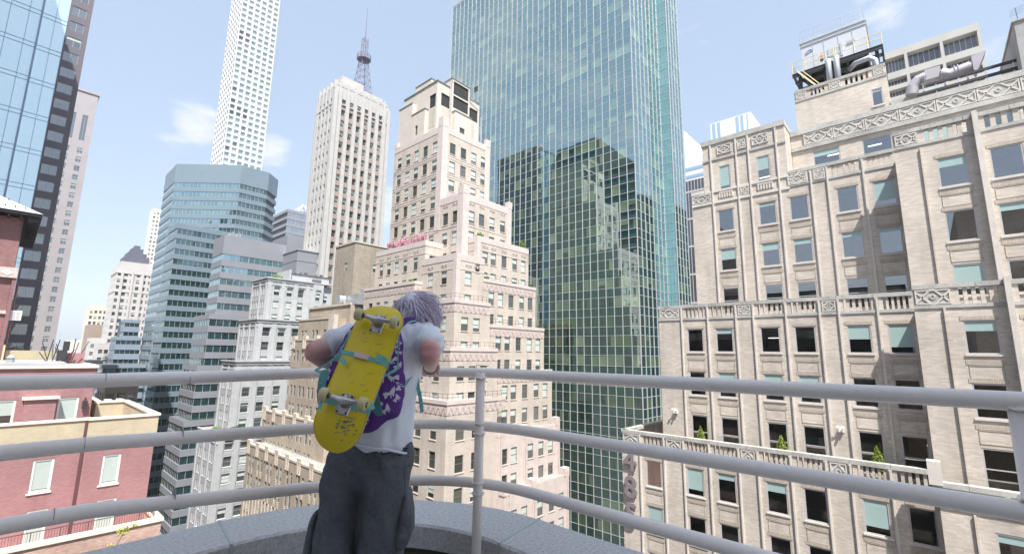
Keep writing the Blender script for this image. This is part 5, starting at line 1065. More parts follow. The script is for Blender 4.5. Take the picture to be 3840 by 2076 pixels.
# ================================================================== person leaning on the railing (r = right, f = forward of the lens, u = up; metres)
from mathutils import noise
from mathutils.bvhtree import BVHTree
EYE = Vector((0, 0, CZ))
def pt(r, f, u): return EYE+R0*r+F0*f+ZU*u
def vec(r, f, u): return R0*r+F0*f+ZU*u
def pts_(L): return [pt(*p) for p in L]
def limb(mb, path, rad, n=22, side=None, m=0):
    """tapering limb through path; rad = [(half width, half depth)]; side = direction of the width"""
    P = pts_(path); side = side or R0; rings = []
    for i, p in enumerate(P):
        t = (P[min(i+1, len(P)-1)]-P[max(i-1, 0)]).normalized(); a = (side-t*side.dot(t)).normalized(); b = t.cross(a); ra, rb = rad[i] if isinstance(rad[i], tuple) else (rad[i], rad[i])
        rings.append([p+a*math.cos(w)*ra+b*math.sin(w)*rb for w in (2*math.pi*k/n for k in range(n))])
    # rounded ends
    def capr(r, c, d, k): return [c+(q-c)*k+d for q in r]
    e0 = (P[0]-P[1]).normalized(); e1 = (P[-1]-P[-2]).normalized(); r0 = sum((q-P[0]).length for q in rings[0])/n; r1 = sum((q-P[-1]).length for q in rings[-1])/n
    rings = [capr(rings[0], P[0], e0*r0*.5, .35), capr(rings[0], P[0], e0*r0*.35, .75)]+rings+[capr(rings[-1], P[-1], e1*r1*.35, .75), capr(rings[-1], P[-1], e1*r1*.5, .35)]
    mb.loft(rings, m)
def remesh(mb, voxel, smooth=6, disp=None):
    me = mb.mesh('tmp', []); o = bpy.data.objects.new('tmp', me); C.objects.link(o); fixn(o)
    r = o.modifiers.new('r', 'REMESH'); r.mode = 'VOXEL'; r.voxel_size = voxel
    if smooth: s = o.modifiers.new('s', 'SMOOTH'); s.factor = .5; s.iterations = smooth
    dg = bpy.context.evaluated_depsgraph_get(); ev = o.evaluated_get(dg); out = bpy.data.meshes.new_from_object(ev); bpy.data.objects.remove(o)
    if disp:
        nn = [v.normal.copy() for v in out.vertices]
        for v, n_ in zip(out.vertices, nn): v.co += n_*disp(v.co)
    for p in out.polygons: p.use_smooth = True
    out.update(); return out
def obj(name, me, mats, parent=None, **kw):
    me.name = name; me.materials.clear()
    for x in (mats if isinstance(mats, (list, tuple)) else [mats]): me.materials.append(x)
    return put(name, me, parent, **kw)
def loc3(p): q = p-EYE; return q.dot(R0), q.dot(F0), q.z
def skin_mat():
    m, n, l, o = _new('skin'); b = n.new("ShaderNodeBsdfPrincipled"); l.new(b.outputs[0], o.inputs[0]); t = n.new("ShaderNodeTexCoord"); a = n.new("ShaderNodeTexNoise"); a.inputs['Scale'].default_value = 9; l.new(t.outputs['Object'], a.inputs[0])
    base = ramp(n, l, a.outputs[0], [(.3, (.60, .37, .33)), (.5, (.72, .49, .44)), (.75, (.78, .57, .52))])
    for q in ((-.372, 2.10, .0), (-.905, 2.08, -.006), (-.435, 2.56, -.07)):
        d = n.new("ShaderNodeVectorMath"); d.operation = 'DISTANCE'; d.inputs[1].default_value = pt(*q); l.new(t.outputs['Object'], d.inputs[0])
        r = n.new("ShaderNodeMapRange"); r.interpolation_type = 'SMOOTHSTEP'; r.inputs[1].default_value = .03; r.inputs[2].default_value = .085; r.inputs[3].default_value = .75; r.inputs[4].default_value = 0; l.new(d.outputs['Value'], r.inputs[0])
        x = n.new("ShaderNodeMix"); x.data_type = 'RGBA'; l.new(r.outputs[0], x.inputs[0]); l.new(base, x.inputs[6]); x.inputs[7].default_value = (.70, .33, .31, 1); base = x.outputs[2]
    l.new(base, b.inputs['Base Color']); b.inputs['Roughness'].default_value = .55; b.inputs['Subsurface Weight'].default_value = .15; b.inputs['Subsurface Radius'].default_value = (.02, .008, .004); return m
m_skin = skin_mat()
body = MB()
# head, neck, trunk core, legs core
HC = (-.500, 2.375, .195)
limb(body, [(-.525, 2.30, .10), (-.515, 2.33, .14), (-.505, 2.36, .18)], [.058, .052, .052])
limb(body, [(HC[0]+.035, HC[1]+.045, HC[2]-.075), (HC[0]+.02, HC[1]+.03, HC[2]-.03), (HC[0], HC[1], HC[2]+.02), (HC[0]-.01, HC[1]-.01, HC[2]+.06)], [(.045, .05), (.066, .082), (.076, .094), (.058, .07)])
limb(body, [(HC[0]+.03, HC[1]+.105, HC[2]-.035), (HC[0]+.045, HC[1]+.125, HC[2]-.05)], [.014, .012], 10)
for s_ in (-1, 1): limb(body, [(HC[0]+s_*.074, HC[1]+.005, HC[2]-.025), (HC[0]+s_*.082, HC[1], HC[2]+.01)], [(.010, .02), (.012, .024)], 10)
limb(body, [(-.615, 2.17, -.45), (-.61, 2.18, -.3), (-.605, 2.21, -.1), (-.59, 2.27, .05), (-.56, 2.31, .12)], [(.15, .09), (.14, .09), (.15, .09), (.16, .09), (.08, .06)])
limb(body, [(-.70, 2.17, -.42), (-.75, 2.2, -.85), (-.765, 2.2, -1.3)], [.075, .055, .04]); limb(body, [(-.54, 2.17, -.42), (-.55, 2.2, -.85), (-.565, 2.2, -1.3)], [.075, .055, .04])
# left arm: shoulder, elbow pointing back and out, forearm forward to the rail
limb(body, [(-.72, 2.26, .075), (-.80, 2.18, .045), (-.865, 2.11, .012), (-.897, 2.085, -.004)], [.055, .050, .046, .043])
limb(body, [(-.895, 2.085, -.004), (-.875, 2.15, -.03), (-.82, 2.28, -.06), (-.765, 2.40, -.075), (-.745, 2.44, -.08)], [.042, .047, .043, .030, .027])
# right arm
limb(body, [(-.43, 2.28, .075), (-.395, 2.21, .045), (-.377, 2.14, .018), (-.372, 2.105, .006)], [.058, .054, .050, .046])
limb(body, [(-.372, 2.105, .006), (-.378, 2.16, -.02), (-.395, 2.28, -.05), (-.415, 2.40, -.078), (-.420, 2.44, -.083)], [.046, .047, .038, .029, .026])
def hand(wx, wf, wu, hx, hf, hu, sgn):
    """palm from wrist to knuckles on top of the rail; four fingers curl down over its far side, thumb along the near side"""
    limb(body, [(wx, wf, wu), ((wx+hx)/2, (wf+hf)/2, (wu+hu)/2+.006), (hx, hf, hu)], [(.027, .019), (.036, .016), (.040, .014)], 16)
    for k, (ln, off) in enumerate(((.95, -.030), (1.08, -.010), (1.02, .010), (.82, .029))):
        x = hx+off; limb(body, [(x, hf-.005, hu), (x+off*.12, hf+.034*ln, hu-.004), (x+off*.15, hf+.050*ln, hu-.026*ln), (x+off*.15, hf+.040*ln, hu-.056*ln), (x+off*.12, hf+.020*ln, hu-.068*ln)], [.0095, .009, .0087, .0082, .0066], 10)
    x = (wx+hx)/2+sgn*.03; limb(body, [(x, (wf+hf)/2, hu-.004), (x+sgn*.022, hf-.022, hu-.022), (x+sgn*.016, hf-.006, hu-.048), (x+sgn*.006, hf+.008, hu-.062)], [.013, .0115, .0105, .008], 10)
hand(-.420, 2.445, -.080, -.435, 2.548, -.062, -1)
hand(-.745, 2.445, -.078, -.715, 2.492, -.074, 1)
bm_ = remesh(body, .0055, 3)
PS = obj('person', bm_, m_skin, label='person in white t-shirt and baggy dark cargo trousers leaning over the railing, back turned', category='person')
# ---- shirt
def cloth(name, c, sc_=30, rough=.9, c2=None, bump=.25):
    return stone(name, c, .05, 4, rough, bump, fine=sc_, spec=.2)
def sh_disp(co):
    r, f, u = loc3(co); q = Vector((r*14, f*14, u*7+r*9)); w = noise.noise(q)*.010+noise.noise(Vector((r*34, f*30, u*15-r*16)))*.0035
    # drag folds fanning from the right armpit
    d = math.hypot(r+.46, u-.01); a = math.atan2(u-.01, r+.46); w += .0035*math.sin(a*17)*max(0, 1-abs(d-.14)/.13); return w
shb = MB()
limb(shb, [(-.632, 2.155, -.383), (-.619, 2.160, -.335), (-.605, 2.17, -.26), (-.603, 2.19, -.13), (-.597, 2.23, .0), (-.59, 2.27, .075), (-.575, 2.31, .125), (-.545, 2.33, .15)], [(.188, .128), (.178, .125), (.168, .120), (.172, .120), (.190, .118), (.180, .108), (.125, .085), (.07, .06)], 36)
limb(shb, [(-.70, 2.27, .08), (-.755, 2.225, .065), (-.80, 2.175, .045), (-.842, 2.14, .032)], [.078, .072, .068, .066])
limb(shb, [(-.47, 2.29, .085), (-.41, 2.25, .065), (-.392, 2.20, .045), (-.383, 2.155, .028)], [.078, .075, .071, .069])
m_shirt = cloth('pale blue white cotton', (.84, .87, .92), 200)
obj('shirt', remesh(shb, .009, 8, sh_disp), m_shirt, PS)
sp_ = MB(); ring = [pt(-.630+.186*math.cos(a), 2.155+.127*math.sin(a), -.392-.047*math.cos(a)+.004*math.sin(5*a)) for a in (2*math.pi*k/40 for k in range(41))]; sp_.tube(ring, .006, 6, caps=False); sp_.build('shirt_hem', m_shirt, PS, smooth=True)
# ---- trousers
def tr_disp(co):
    r, f, u = loc3(co); w = noise.noise(Vector((r*10, f*9, u*5)))*.016+noise.noise(Vector((r*26+u*9, f*24, u*16)))*.003
    s_ = -.755 if r < -.66 else -.55; w += .009*noise.noise(Vector((r*24+u*9, f*8, u*5+3)))+.005*math.sin((u*26+abs(r-s_)*42))*max(0, min(1, (-u-.5)*3))*noise.noise(Vector((r*6, u*5, 2))); return w
tb = MB()
limb(tb, [(-.622, 2.16, -.375), (-.618, 2.165, -.44), (-.62, 2.17, -.50), (-.62, 2.175, -.53)], [(.160, .112), (.180, .122), (.184, .125), (.178, .12)], 36)
limb(tb, [(-.715, 2.165, -.46), (-.745, 2.175, -.58), (-.760, 2.19, -.74), (-.770, 2.2, -.9), (-.78, 2.2, -1.1), (-.785, 2.2, -1.36)], [(.095, .125), (.092, .120), (.093, .115), (.098, .115), (.100, .12), (.095, .12)], 30)
limb(tb, [(-.54, 2.165, -.46), (-.548, 2.175, -.58), (-.552, 2.19, -.74), (-.562, 2.2, -.9), (-.57, 2.2, -1.1), (-.575, 2.2, -1.36)], [(.102, .125), (.104, .122), (.102, .116), (.100, .115), (.097, .12), (.095, .12)], 30)
m_trs = stone('washed charcoal cotton', (.125, .133, .145), .3, 9, .9, .3, fine=60, spec=.2)
TRO = obj('trousers', remesh(tb, .010, 6, tr_disp), m_trs, PS)
pk = MB(); limb(pk, [(-.455, 2.19, -.62), (-.452, 2.185, -.70), (-.456, 2.18, -.78), (-.468, 2.18, -.825)], [(.022, .07), (.034, .085), (.04, .085), (.03, .07)], 20)
obj('cargo_pocket', remesh(pk, .007, 4, tr_disp), m_trs, TRO)
pk = MB(); limb(pk, [(-.850, 2.2, -.72), (-.862, 2.2, -.80), (-.868, 2.2, -.88)], [(.02, .07), (.032, .08), (.03, .08)], 20)
obj('cargo_pocket', remesh(pk, .007, 4, tr_disp), m_trs, TRO)
bvt = BVHTree.FromPolygons([v.co.copy() for v in TRO.data.vertices], [tuple(p.vertices) for p in TRO.data.polygons])
def seam(L, r, mat, parent, name, bv=None, off=.002):
    P = []
    for i in range(len(L)-1):
        a, b = Vector(L[i]), Vector(L[i+1])
        for k in range(8): P.append(a.lerp(b, k/8))
    P.append(Vector(L[-1])); Q = []
    for p in P:
        h = (bv or bvt).ray_cast(pt(p.x, 1.5, p.z), F0); 
        if h[0] is not None: Q.append(h[0]-F0*off)
    if len(Q) > 2: b = MB(); b.tube(Q, r, 5); b.build(name, mat, parent, smooth=True)
m_seam = stone('faded seam', (.17, .185, .20), .2, 20, .9); m_navy = stone('navy stitched yoke', (.035, .045, .075), .3, 40, .9)
seam([(-.452, 2, -.45), (-.455, 2, -.62), (-.47, 2, -.84)], .0022, m_seam, TRO, 'side_seam'); seam([(-.565, 2, -.405), (-.545, 2, -.432), (-.50, 2, -.428), (-.475, 2, -.444), (-.455, 2, -.425)], .004, m_navy, TRO, 'pocket_flap')
seam([(-.58, 2, -.395), (-.50, 2, -.41), (-.45, 2, -.42)], .0035, m_navy, TRO, 'waistband')
# ---- shoes
for r_ in (-.785, -.575):
    b = MB(); limb(b, [(r_, 2.12, -1.36), (r_, 2.2, -1.35), (r_, 2.32, -1.365), (r_, 2.36, -1.37)], [(.038, .035), (.045, .045), (.045, .035), (.035, .025)]); obj('shoe', remesh(b, .01, 4), m_dark, PS)
# ---- hair: cap and tousled locks
def hair_mat():
    m, n, l, o = _new('lavender hair'); b = n.new("ShaderNodeBsdfPrincipled"); l.new(b.outputs[0], o.inputs[0]); g = n.new("ShaderNodeNewGeometry"); t = n.new("ShaderNodeTexCoord"); a = n.new("ShaderNodeTexNoise"); a.inputs['Scale'].default_value = 7; l.new(t.outputs['Object'], a.inputs[0])
    ad = n.new("ShaderNodeMath"); ad.operation = 'MULTIPLY_ADD'; ad.inputs[1].default_value = .35; l.new(g.outputs['Random Per Island'], ad.inputs[0]); sb = n.new("ShaderNodeMath"); sb.operation = 'MULTIPLY'; sb.inputs[1].default_value = .8; l.new(a.outputs[0], sb.inputs[0]); l.new(sb.outputs[0], ad.inputs[2])
    l.new(ramp(n, l, ad.outputs[0], [(.22, (.58, .30, .36)), (.42, (.55, .45, .54)), (.58, (.66, .60, .74)), (.8, (.80, .76, .88))]), b.inputs['Base Color']); b.inputs['Roughness'].default_value = .45; return m
m_hair = hair_mat(); hb = MB(); hc = pt(HC[0]-.005, HC[1]-.012, HC[2]+.02)
cap = MB(); limb(cap, [(HC[0]+.005, HC[1]-.03, HC[2]-.055), (HC[0], HC[1]-.025, HC[2]), (HC[0]-.005, HC[1]-.015, HC[2]+.045), (HC[0]-.01, HC[1]-.005, HC[2]+.07)], [(.068, .070), (.080, .088), (.078, .090), (.056, .066)])
HR = obj('hair', remesh(cap, .008, 6, lambda co: noise.noise(co*60)*.006), m_hair, PS)
rr = random.Random(11); crown = vec(-.02, -.045, .075)
for i in range(2100):
    while True:
        d = Vector((rr.gauss(0, 1), rr.gauss(0, 1), rr.gauss(0, 1))).normalized()
        dr, df, du = d.dot(R0), d.dot(F0), d.z
        if du > -.75 and (df < .55 or du > .25): break
    root = hc+vec(dr*.088, df*.100, du*.092-.012)
    flow = (root-(hc+crown)); flow = (flow-d*flow.dot(d)); flow = flow.normalized() if flow.length > .01 else d.orthogonal().normalized()
    sw = Vector((rr.gauss(0, 1), rr.gauss(0, 1), rr.gauss(0, 1)))*.24; flow = (flow+sw*.8+vec(.25, 0, -.15)).normalized(); L = rr.uniform(.04, .09)*(1.25 if dr > .2 or du < 0 else 1)
    lift = rr.uniform(.2, .7); p1 = root+flow*L*.35+d*L*.28*lift; p2 = root+flow*L*.72+d*L*.3*lift+vec(0, 0, -.004); p3 = root+flow*L+d*L*.15*lift+vec(0, 0, -.012)+sw*.006
    w_ = rr.uniform(.0012, .0040); hb.tube([root-d*.004, p1, p2, p3], [w_, w_*1.1, w_*.8, .0004], 4, caps=False)
hb.build('hair_locks', m_hair, HR, smooth=True)
# ---- wrist bracelets
b = MB(); c_ = Vector((-.4145, 2.395, -.077)); ax = Vector((-.02, .12, -.03)).normalized(); a_ = ax.orthogonal().normalized(); b_ = ax.cross(a_)
b.tube([pt(*(c_+(a_*math.cos(w)+b_*math.sin(w))*.0345)) for w in (2*math.pi*k/24 for k in range(25))], .0022, 6, caps=False); b.build('bracelet', m_dark, PS, smooth=True)
b = MB(); c_ = Vector((-.417, 2.415, -.080)); b.tube([pt(*(c_+(a_*math.cos(w)+b_*math.sin(w))*.0325)) for w in (2*math.pi*k/24 for k in range(25))], .004, 6, caps=False); b.build('wristband', m_white, PS, smooth=True)
# ================================================================== backpack
PK = thing('backpack', 'purple backpack with white unicorn print and turquoise straps worn on the back', 'backpack', tuple(pt(-.65, 2.09, -.1)))
def fab(name, c): return stone(name, c, .12, 12, .85, .4, fine=250, spec=.2)
m_pur = fab('purple canvas', (.13, .05, .25)); m_teal = fab('turquoise webbing', (.25, .60, .58)); m_mesh = fab('teal mesh pocket', (.16, .38, .40)); m_unic = fab('white print', (.60, .58, .66))
pb_ = MB()
limb(pb_, [(-.625, 2.15, .135), (-.630, 2.115, .06), (-.64, 2.085, -.05), (-.655, 2.06, -.16), (-.66, 2.045, -.25), (-.655, 2.045, -.305)], [(.10, .05), (.135, .062), (.160, .075), (.178, .082), (.165, .080), (.12, .06)], 32)
limb(pb_, [(-.520, 2.095, -.10), (-.522, 2.075, -.18), (-.545, 2.065, -.26)], [(.045, .05), (.055, .06), (.06, .05)], 20)
limb(pb_, [(-.80, 2.095, -.10), (-.81, 2.085, -.17), (-.80, 2.08, -.24)], [(.045, .045), (.05, .05), (.045, .045)], 20)
pm_ = remesh(pb_, .009, 6, lambda co: noise.noise(co*18)*.006+noise.noise(co*45)*.002); obj('pack_body', pm_, m_pur, PK)
bvp = BVHTree.FromPolygons([v.co.copy() for v in pm_.vertices], [tuple(p.vertices) for p in pm_.polygons])
bvs = BVHTree.FromPolygons([v.co.copy() for v in bpy.data.objects['shirt'].data.vertices], [tuple(p.vertices) for p in bpy.data.objects['shirt'].data.polygons])
UNI = [(-.5, -.45), (-.42, -.1), (-.5, .12), (-.62, .05), (-.66, -.15), (-.7, .1), (-.6, .25), (-.38, .28), (-.05, .22), (.12, .34), (.2, .55), (.16, .66), (.26, .64), (.5, .92), (.34, .6), (.42, .5), (.56, .38), (.52, .28), (.38, .34), (.3, .12), (.32, -.02), (.46, -.1), (.4, -.32), (.33, -.3), (.35, -.14), (.2, -.1), (.18, -.45), (.08, -.45), (.08, -.08), (-.12, -.1), (-.25, -.06), (-.3, -.2), (-.38, -.45)]
def decal(cr, cu, s, ang, flip, hits=None):
    """silhouette laid onto the curved cloth, thin skin"""
    b = bmesh.new(); vs = [b.verts.new((x*s*(-1 if flip else 1), 0, y*s)) for x, y in UNI]
    f = b.faces.new(vs); bmesh.ops.triangulate(b, faces=[f]); bmesh.ops.subdivide_edges(b, edges=b.edges, cuts=1)
    F = []
    co = {}
    for v in b.verts:
        x, z = v.co.x, v.co.z; x, z = x*math.cos(ang)-z*math.sin(ang), x*math.sin(ang)+z*math.cos(ang)
        h = bvp.ray_cast(pt(cr+x, 1.6, cu+z), F0)
        if h[0] is None or (h[0]-pt(cr, h[0].dot(F0), cu)).length > 9: co[v] = None; continue
        co[v] = h[0]-F0*.0015+h[1]*(.001 if h[1].dot(F0) < 0 else -.001)
    mb = MB()
    for fc in b.faces:
        q = [co[v] for v in fc.verts]
        if all(x is not None for x in q) and max((q[0]-x).length for x in q) < s*1.2: mb.face(q)
    b.free()
    if mb.f: mb.build('unicorn_print', m_unic, PK)
rr = random.Random(5)
for cr, cu, s, a, fl in ((-.560, -.125, .040, .15, 0), (-.508, -.115, .036, .5, 1), (-.517, -.180, .042, .1, 0), (-.562, -.215, .040, -.3, 1), (-.525, -.245, .034, .5, 0), (-.485, -.150, .03, 1.1, 0), (-.505, .03, .034, 1.0, 0), (-.518, -.04, .036, .9, 1), (-.497, -.065, .028, .2, 0), (-.60, -.285, .03, .8, 0), (-.78, .02, .034, .7, 0), (-.80, -.12, .034, .4, 1), (-.83, -.16, .03, .9, 0), (-.73, .08, .03, .9, 1), (-.82, -.21, .03, .2, 0), (-.765, .045, .026, .3, 0), (-.742, .085, .024, 1.2, 1), (-.775, -.025, .028, .8, 1), (-.80, -.06, .028, .1, 0), (-.832, -.105, .028, .5, 1), (-.79, -.09, .024, 1.3, 0), (-.842, -.15, .028, .9, 0), (-.505, -.005, .024, .2, 1), (-.49, -.20, .026, .7, 0)): decal(cr, cu, s*.85, a, fl)
def ribbon(L, w, mat, parent, name='strap', th=.0025, wd=None, sub=6):
    """flat webbing through points with width w in the picture-plane direction across the path"""
    P = pts_(L); Q = []
    for i in range(len(P)-1):
        p0, p1, p2, p3 = P[max(i-1, 0)], P[i], P[i+1], P[min(i+2, len(P)-1)]
        for k in range(sub):
            t = k/sub; Q.append(.5*((2*p1)+(p2-p0)*t+(2*p0-5*p1+4*p2-p3)*t*t+(3*p1-p0-3*p2+p3)*t**3))
    Q.append(P[-1]); rings = []
    for i, q in enumerate(Q):
        t = (Q[min(i+1, len(Q)-1)]-Q[max(i-1, 0)]).normalized(); s_ = t.cross(F0).normalized() if wd is None else wd; n_ = t.cross(s_).normalized()
        rings.append([q+s_*w/2+n_*th/2, q-s_*w/2+n_*th/2, q-s_*w/2-n_*th/2, q+s_*w/2-n_*th/2])
    b = MB(); b.loft(rings); return fixn(b.build(name, mat, parent))
def onto(bv, L, off=.004, sub=7):
    O_ = []
    for i in range(len(L)-1):
        a, b = Vector(L[i]), Vector(L[i+1])
        for k in range(sub): O_.append(a.lerp(b, k/sub))
    O_.append(Vector(L[-1])); R_ = []
    for p in O_:
        h = bv.ray_cast(pt(p.x*.8, p.y*.8, p.z*.8), (pt(*p)-EYE).normalized()); R_.append(loc3(h[0]-F0*off) if h[0] is not None and abs((h[0]-pt(*p)).length) < .2 else tuple(p))
    return R_
# trims of pocket and pack edge
ribbon(onto(bvp, [(-0.595, 2.03, -0.110), (-0.538, 2.02, -0.100), (-0.503, 2.03, -0.079), (-0.492, 2.05, -0.061)]), .012, m_teal, PK, 'pocket_trim', sub=2)
ribbon(onto(bvp, [(-0.501, 2.06, 0.064), (-0.499, 2.05, 0.003), (-0.497, 2.04, -0.063)]), .006, m_teal, PK, 'piping', sub=2)
ribbon(onto(bvp, [(-0.521, 2.04, 0.035), (-0.532, 2.02, -0.020), (-0.533, 2.02, -0.085)]), .010, m_teal, PK, 'piping', sub=2)
ribbon(onto(bvp, [(-0.862, 2.05, -0.085), (-0.828, 2.03, -0.092), (-0.791, 2.02, -0.083)]), .012, m_teal, PK, 'pocket_trim', sub=2)
ribbon(onto(bvp, [(-0.862, 2.05, -0.085), (-0.816, 2.05, -0.062), (-0.765, 2.04, -0.023), (-0.736, 2.04, 0.032), (-0.705, 2.05, 0.095)]), .009, m_teal, PK, 'piping', sub=2)
ribbon([(-0.794, 2, -0.087), (-0.801, 1.99, -0.119), (-0.797, 1.98, -0.155), (-0.774, 1.97, -0.190)], .035, m_mesh, PK, 'side_pocket')
ribbon([(-0.600, 1.98, -0.136), (-0.571, 1.965, -0.187), (-0.558, 1.965, -0.227), (-0.555, 1.99, -0.266)], .040, m_mesh, PK, 'side_pocket')
# shoulder strap over the right shoulder, hanging strap ends
ribbon([(-0.512, 2.09, 0.111), (-0.497, 2.12, 0.139), (-0.478, 2.15, 0.149), (-0.462, 2.2, 0.154)], .028, m_pur, PK, 'shoulder_strap'); ribbon([(-0.507, 2.085, 0.098), (-0.492, 2.115, 0.124), (-0.473, 2.145, 0.139), (-0.458, 2.195, 0.148)], .006, m_teal, PK, 'piping')
ribbon([(-0.480, 2.08, -0.163), (-0.466, 2.12, -0.127), (-0.447, 2.16, -0.089), (-0.436, 2.2, -0.061)], .013, m_teal, PK, 'strap')
ribbon([(-0.436, 2.2, -0.055), (-0.439, 2.18, -0.089), (-0.427, 2.16, -0.157), (-0.411, 2.15, -0.213), (-0.401, 2.15, -0.269)], .017, m_teal, PK, 'strap_end')
# ================================================================== skateboard carried on the pack
SB = thing('skateboard', 'scuffed yellow skateboard strapped to the purple backpack, wheels facing out', 'skateboard', tuple(pt(-.63, 1.95, -.07)))
A_ = pt(-.560, 2.045, .225); Z_ = pt(-.697, 1.825, -.372); ax = (A_-Z_).normalized(); LB_ = (A_-Z_).length; wv = vec(1, 0, -.10); wv = (wv-ax*wv.dot(ax)).normalized(); nv = ax.cross(wv); nv = -nv if nv.dot(F0) > 0 else nv
mid_ = (A_+Z_)/2; HW = .102
def deck(s, t, side=0):
    """s along the board -.5..+.5, t across -1..1"""
    e = abs(s); hw = HW*(1 if e < .33 else math.sqrt(max(0, 1-((e-.33)/.17)**2))*.98+.02*(e < .499))
    k = max(0, e-.27); off = -(k*k)*1.15+.012*(t*t)*(1-min(1, e*2.2)**2)*-1
    return mid_+ax*(s*LB_)+wv*(t*hw)+nv*(off-side*.011)
def deck_mat():
    m, n, l, o = _new('scuffed yellow deck'); b = n.new("ShaderNodeBsdfPrincipled"); l.new(b.outputs[0], o.inputs[0]); t = n.new("ShaderNodeTexCoord")
    mp = n.new("ShaderNodeMapping"); mp.inputs['Rotation'].default_value = (.2, .9, .5); mp.inputs['Scale'].default_value = (9, 40, 40); l.new(t.outputs['Object'], mp.inputs[0])
    a = n.new("ShaderNodeTexNoise"); a.inputs['Scale'].default_value = 1; a.inputs['Detail'].default_value = 8; a.inputs['Roughness'].default_value = .7; l.new(mp.outputs[0], a.inputs[0])
    c = n.new("ShaderNodeTexNoise"); c.inputs['Scale'].default_value = 6; c.inputs['Detail'].default_value = 3; l.new(t.outputs['Object'], c.inputs[0])
    mu = n.new("ShaderNodeMath"); mu.operation = 'MULTIPLY_ADD'; mu.inputs[1].default_value = .55; l.new(c.outputs[0], mu.inputs[0]); l.new(a.outputs[0], mu.inputs[2])
    l.new(ramp(n, l, mu.outputs[0], [(.2, (.50, .36, .012)), (.55, (.70, .53, .014)), (.93, (.76, .58, .02)), (.97, (.30, .24, .10)), (1.0, (.12, .12, .12))]), b.inputs['Base Color']); b.inputs['Roughness'].default_value = .42; b.inputs['Specular IOR Level'].default_value = .5; return m
m_deck = deck_mat(); m_ply = stone('bare maple edge', (.50, .38, .24), .2, 8); m_grip = stone('black grip tape', (.02, .02, .02), .2, 40)
dk = MB(); NS, NT = 60, 14; k0 = 0
for side in (0, 1):
    for i in range(NS+1):
        for j in range(NT+1): s = math.sin((i/NS-.5)*math.pi)*.5; dk.v.append(tuple(deck(s, j/NT*2-1, side)))
G1 = (NS+1)*(NT+1)
for i in range(NS):
    for j in range(NT):
        q = (i*(NT+1)+j, i*(NT+1)+j+1, (i+1)*(NT+1)+j+1, (i+1)*(NT+1)+j); dk.f.append(q); dk.m.append(0); dk.f.append(tuple(G1+x for x in reversed(q))); dk.m.append(2)
for i in range(NS):
    for j in (0, NT): a = i*(NT+1)+j; b2 = (i+1)*(NT+1)+j; dk.f.append((a, b2, G1+b2, G1+a)); dk.m.append(1)
for i in (0, NS):
    for j in range(NT): a = i*(NT+1)+j; dk.f.append((a, a+1, G1+a+1, G1+a)); dk.m.append(1)
dko = dk.build('deck', [m_deck, m_ply, m_grip], SB, smooth=False)
for p in dko.data.polygons: p.use_smooth = p.material_index != 1
# scrape marks in the paint
m_scr = stone('grey scrape', (.16, .16, .165), .4, 30, .6); rr = random.Random(9)
b = MB()
for _ in range(70):
    s0 = rr.gauss(-.345, .035) if _ < 45 else rr.choice((rr.gauss(.37, .03), rr.gauss(.2, .05), rr.gauss(-.03, .06))); t0 = rr.gauss(.22, .28) if _ < 45 else rr.gauss(0, .35)
    if abs(t0) > .75: continue
    ln = rr.uniform(.06, .22); w_ = rr.uniform(.0012, .005)*(1 if _ < 45 else .35); P = [deck(s0+.03*k*ln*2, t0+ln*k, 0)+nv*.0006 for k in (0, .5, 1)]
    if t0+ln > .85: continue
    b.face([P[0]-ax*w_*.2, P[1]-ax*w_, P[2], P[1]+ax*w_])
for s0, t0, ln in ((.33, -.1, .4), (.2, -.4, .3), (.18, .1, .5), (-.02, .3, .3), (.05, -.2, .3), (-.1, .2, .35), (.36, .1, .25), (.12, .3, .2)):
    P = [deck(s0+.02*k, t0+ln*k, 0)+nv*.0006 for k in (0, .5, 1)]; b.face([P[0], P[1]-ax*.0012, P[2], P[1]+ax*.0009])
b.build('scrape_marks', m_scr, dko)
m_tr = stone('brushed truck aluminium', (.50, .49, .52), .15, 30, .35, metal=.75); m_wh = stone('cream urethane', (.56, .50, .27), .08, 20, .5); m_brg = stone('dark bearing', (.10, .08, .07), .2)
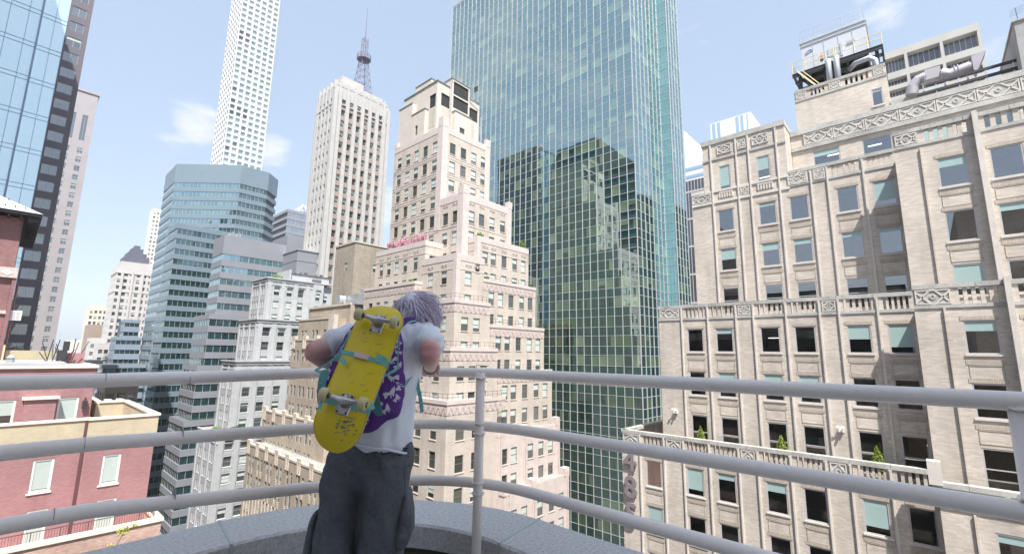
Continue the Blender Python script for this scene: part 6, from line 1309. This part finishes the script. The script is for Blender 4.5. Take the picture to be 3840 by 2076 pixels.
def truck(s, flip):
    c = deck(s, 0, 0); t = bpy.data.objects.new('tmp', None); bpy.data.objects.remove(t)
    def L3(x, y, z): return c+wv*x+ax*y*flip+nv*z      # across, along, out
    b = MB(); b.loft([[L3(-.028, -.030, .001), L3(.028, -.030, .001), L3(.028, .052, .001), L3(-.028, .052, .001)], [L3(-.026, -.028, .009), L3(.026, -.028, .009), L3(.022, .049, .009), L3(-.022, .049, .009)]])
    b.loft([[L3(-.016, -.032, .009), L3(.016, -.032, .009), L3(.016, -.008, .009), L3(-.016, -.008, .009)], [L3(-.010, -.028, .024), L3(.010, -.028, .024), L3(.010, -.012, .024), L3(-.010, -.012, .024)]]); base = b.build('truck_baseplate', m_tr, SB); fixn(base)
    for x in (-.019, .019):
        for y in (-.023, .043): q = MB(); q.tube([L3(x, y, .006), L3(x, y, .013)], .0042, 8); q.build('bolt', m_dark, base)
    b = MB(); b.tube([L3(0, .012, .006), L3(0, .006, .03)], .015, 16); b.build('bushing', stone('amber bushing', (.35, .25, .12), .1), SB, smooth=True)
    b = MB(); b.tube([L3(0, .004, .036), L3(0, .002, .050)], .0125, 16); b.tube([L3(0, .002, .05), L3(0, .001, .056)], .007, 6); b.build('kingpin', m_metal, SB)
    hg = MB(); hg.tube([L3(-.062, 0, .044), L3(-.04, 0, .043), L3(-.018, .002, .040), L3(0, .004, .038), L3(.018, .002, .040), L3(.04, 0, .043), L3(.062, 0, .044)], [.0085, .0095, .013, .018, .013, .0095, .0085], 16); hg.tube([L3(0, .0, .036), L3(0, -.026, .020)], [.012, .006], 10); hg.build('truck_hanger', m_tr, SB, smooth=True)
    for sx in (-1, 1):
        w = MB(); x0 = .064; prof = ((0, .021), (.002, .025), (.006, .0272), (.026, .0272), (.030, .025), (.032, .021)); w.tube([L3(sx*(x0+p), 0, .044) for p, _ in prof], [r for _, r in prof], 28); wo = w.build('wheel', m_wh, SB, smooth=True)
        h_ = MB(); h_.tube([L3(sx*(x0+.0315), 0, .044), L3(sx*(x0+.0335), 0, .044)], .0115, 18); h_.tube([L3(sx*(x0-.001), 0, .044), L3(sx*(x0+.001), 0, .044)], .0115, 18); h_.build('bearing', m_brg, wo)
        h_ = MB(); h_.tube([L3(sx*(x0+.033), 0, .044), L3(sx*(x0+.039), 0, .044)], .005, 6); h_.build('axle_nut', m_metal, wo)
truck(.335, -1); truck(-.215, -1)
# straps round the board (belong to the backpack)
def acr(s, t0, t1, w, name='strap', h=.004, bend=0, n=9): return ribbon([loc3(deck(s+bend*k/n, t0+(t1-t0)*k/n, 0)+nv*h) for k in range(n+1)], w, m_teal, PK, name, wd=None, sub=1)
acr(.085, -1.04, 1.04, .019, bend=-.01); ribbon([loc3(deck(.085, -1.0, 0)+nv*.003), (-0.754, 2.02, -0.034), (-0.772, 2.05, -0.056)], .03, m_teal, PK); ribbon([loc3(deck(.075, .99, 0)+nv*.003), (-0.537, 1.99, -0.030), (-0.536, 2.04, -0.042)], .035, m_teal, PK)
ribbon([(-0.703, 1.93, -0.026), (-0.695, 1.925, -0.042), (-0.686, 1.92, -0.055)], .020, m_teal, PK, 'strap_end'); ribbon([(-0.565, 1.945, -0.025), (-0.546, 1.945, -0.030), (-0.533, 1.96, -0.042)], .034, m_teal, PK, 'strap_patch')
b = MB(); c_ = deck(.083, -.12, 0)+nv*.009; q = wv*.033; e_ = ax*.0125; b.loft([[c_-q-e_-nv*.004, c_+q-e_-nv*.004, c_+q+e_-nv*.004, c_-q+e_-nv*.004], [c_-q*.9-e_*.85+nv*.004, c_+q*.9-e_*.85+nv*.004, c_+q*.9+e_*.85+nv*.004, c_-q*.9+e_*.85+nv*.004]]); b.build('buckle', stone('pale pink plastic', (.66, .52, .50), .05, 5, .4), PK); fixn(PK.children[-1])
acr(-.235, -1.0, 1.04, .024, h=.003); ribbon([loc3(deck(-.235, .98, 0)+nv*.002), (-0.589, 1.92, -0.188), (-0.586, 1.96, -0.171)], .05, m_teal, PK, 'strap_patch'); ribbon([(-0.748, 1.86, -0.194), (-0.744, 1.845, -0.212), (-0.746, 1.84, -0.228)], .014, m_teal, PK, 'strap_end')

for q in ALLB: q.w.build('wall', q.mats, q.o)
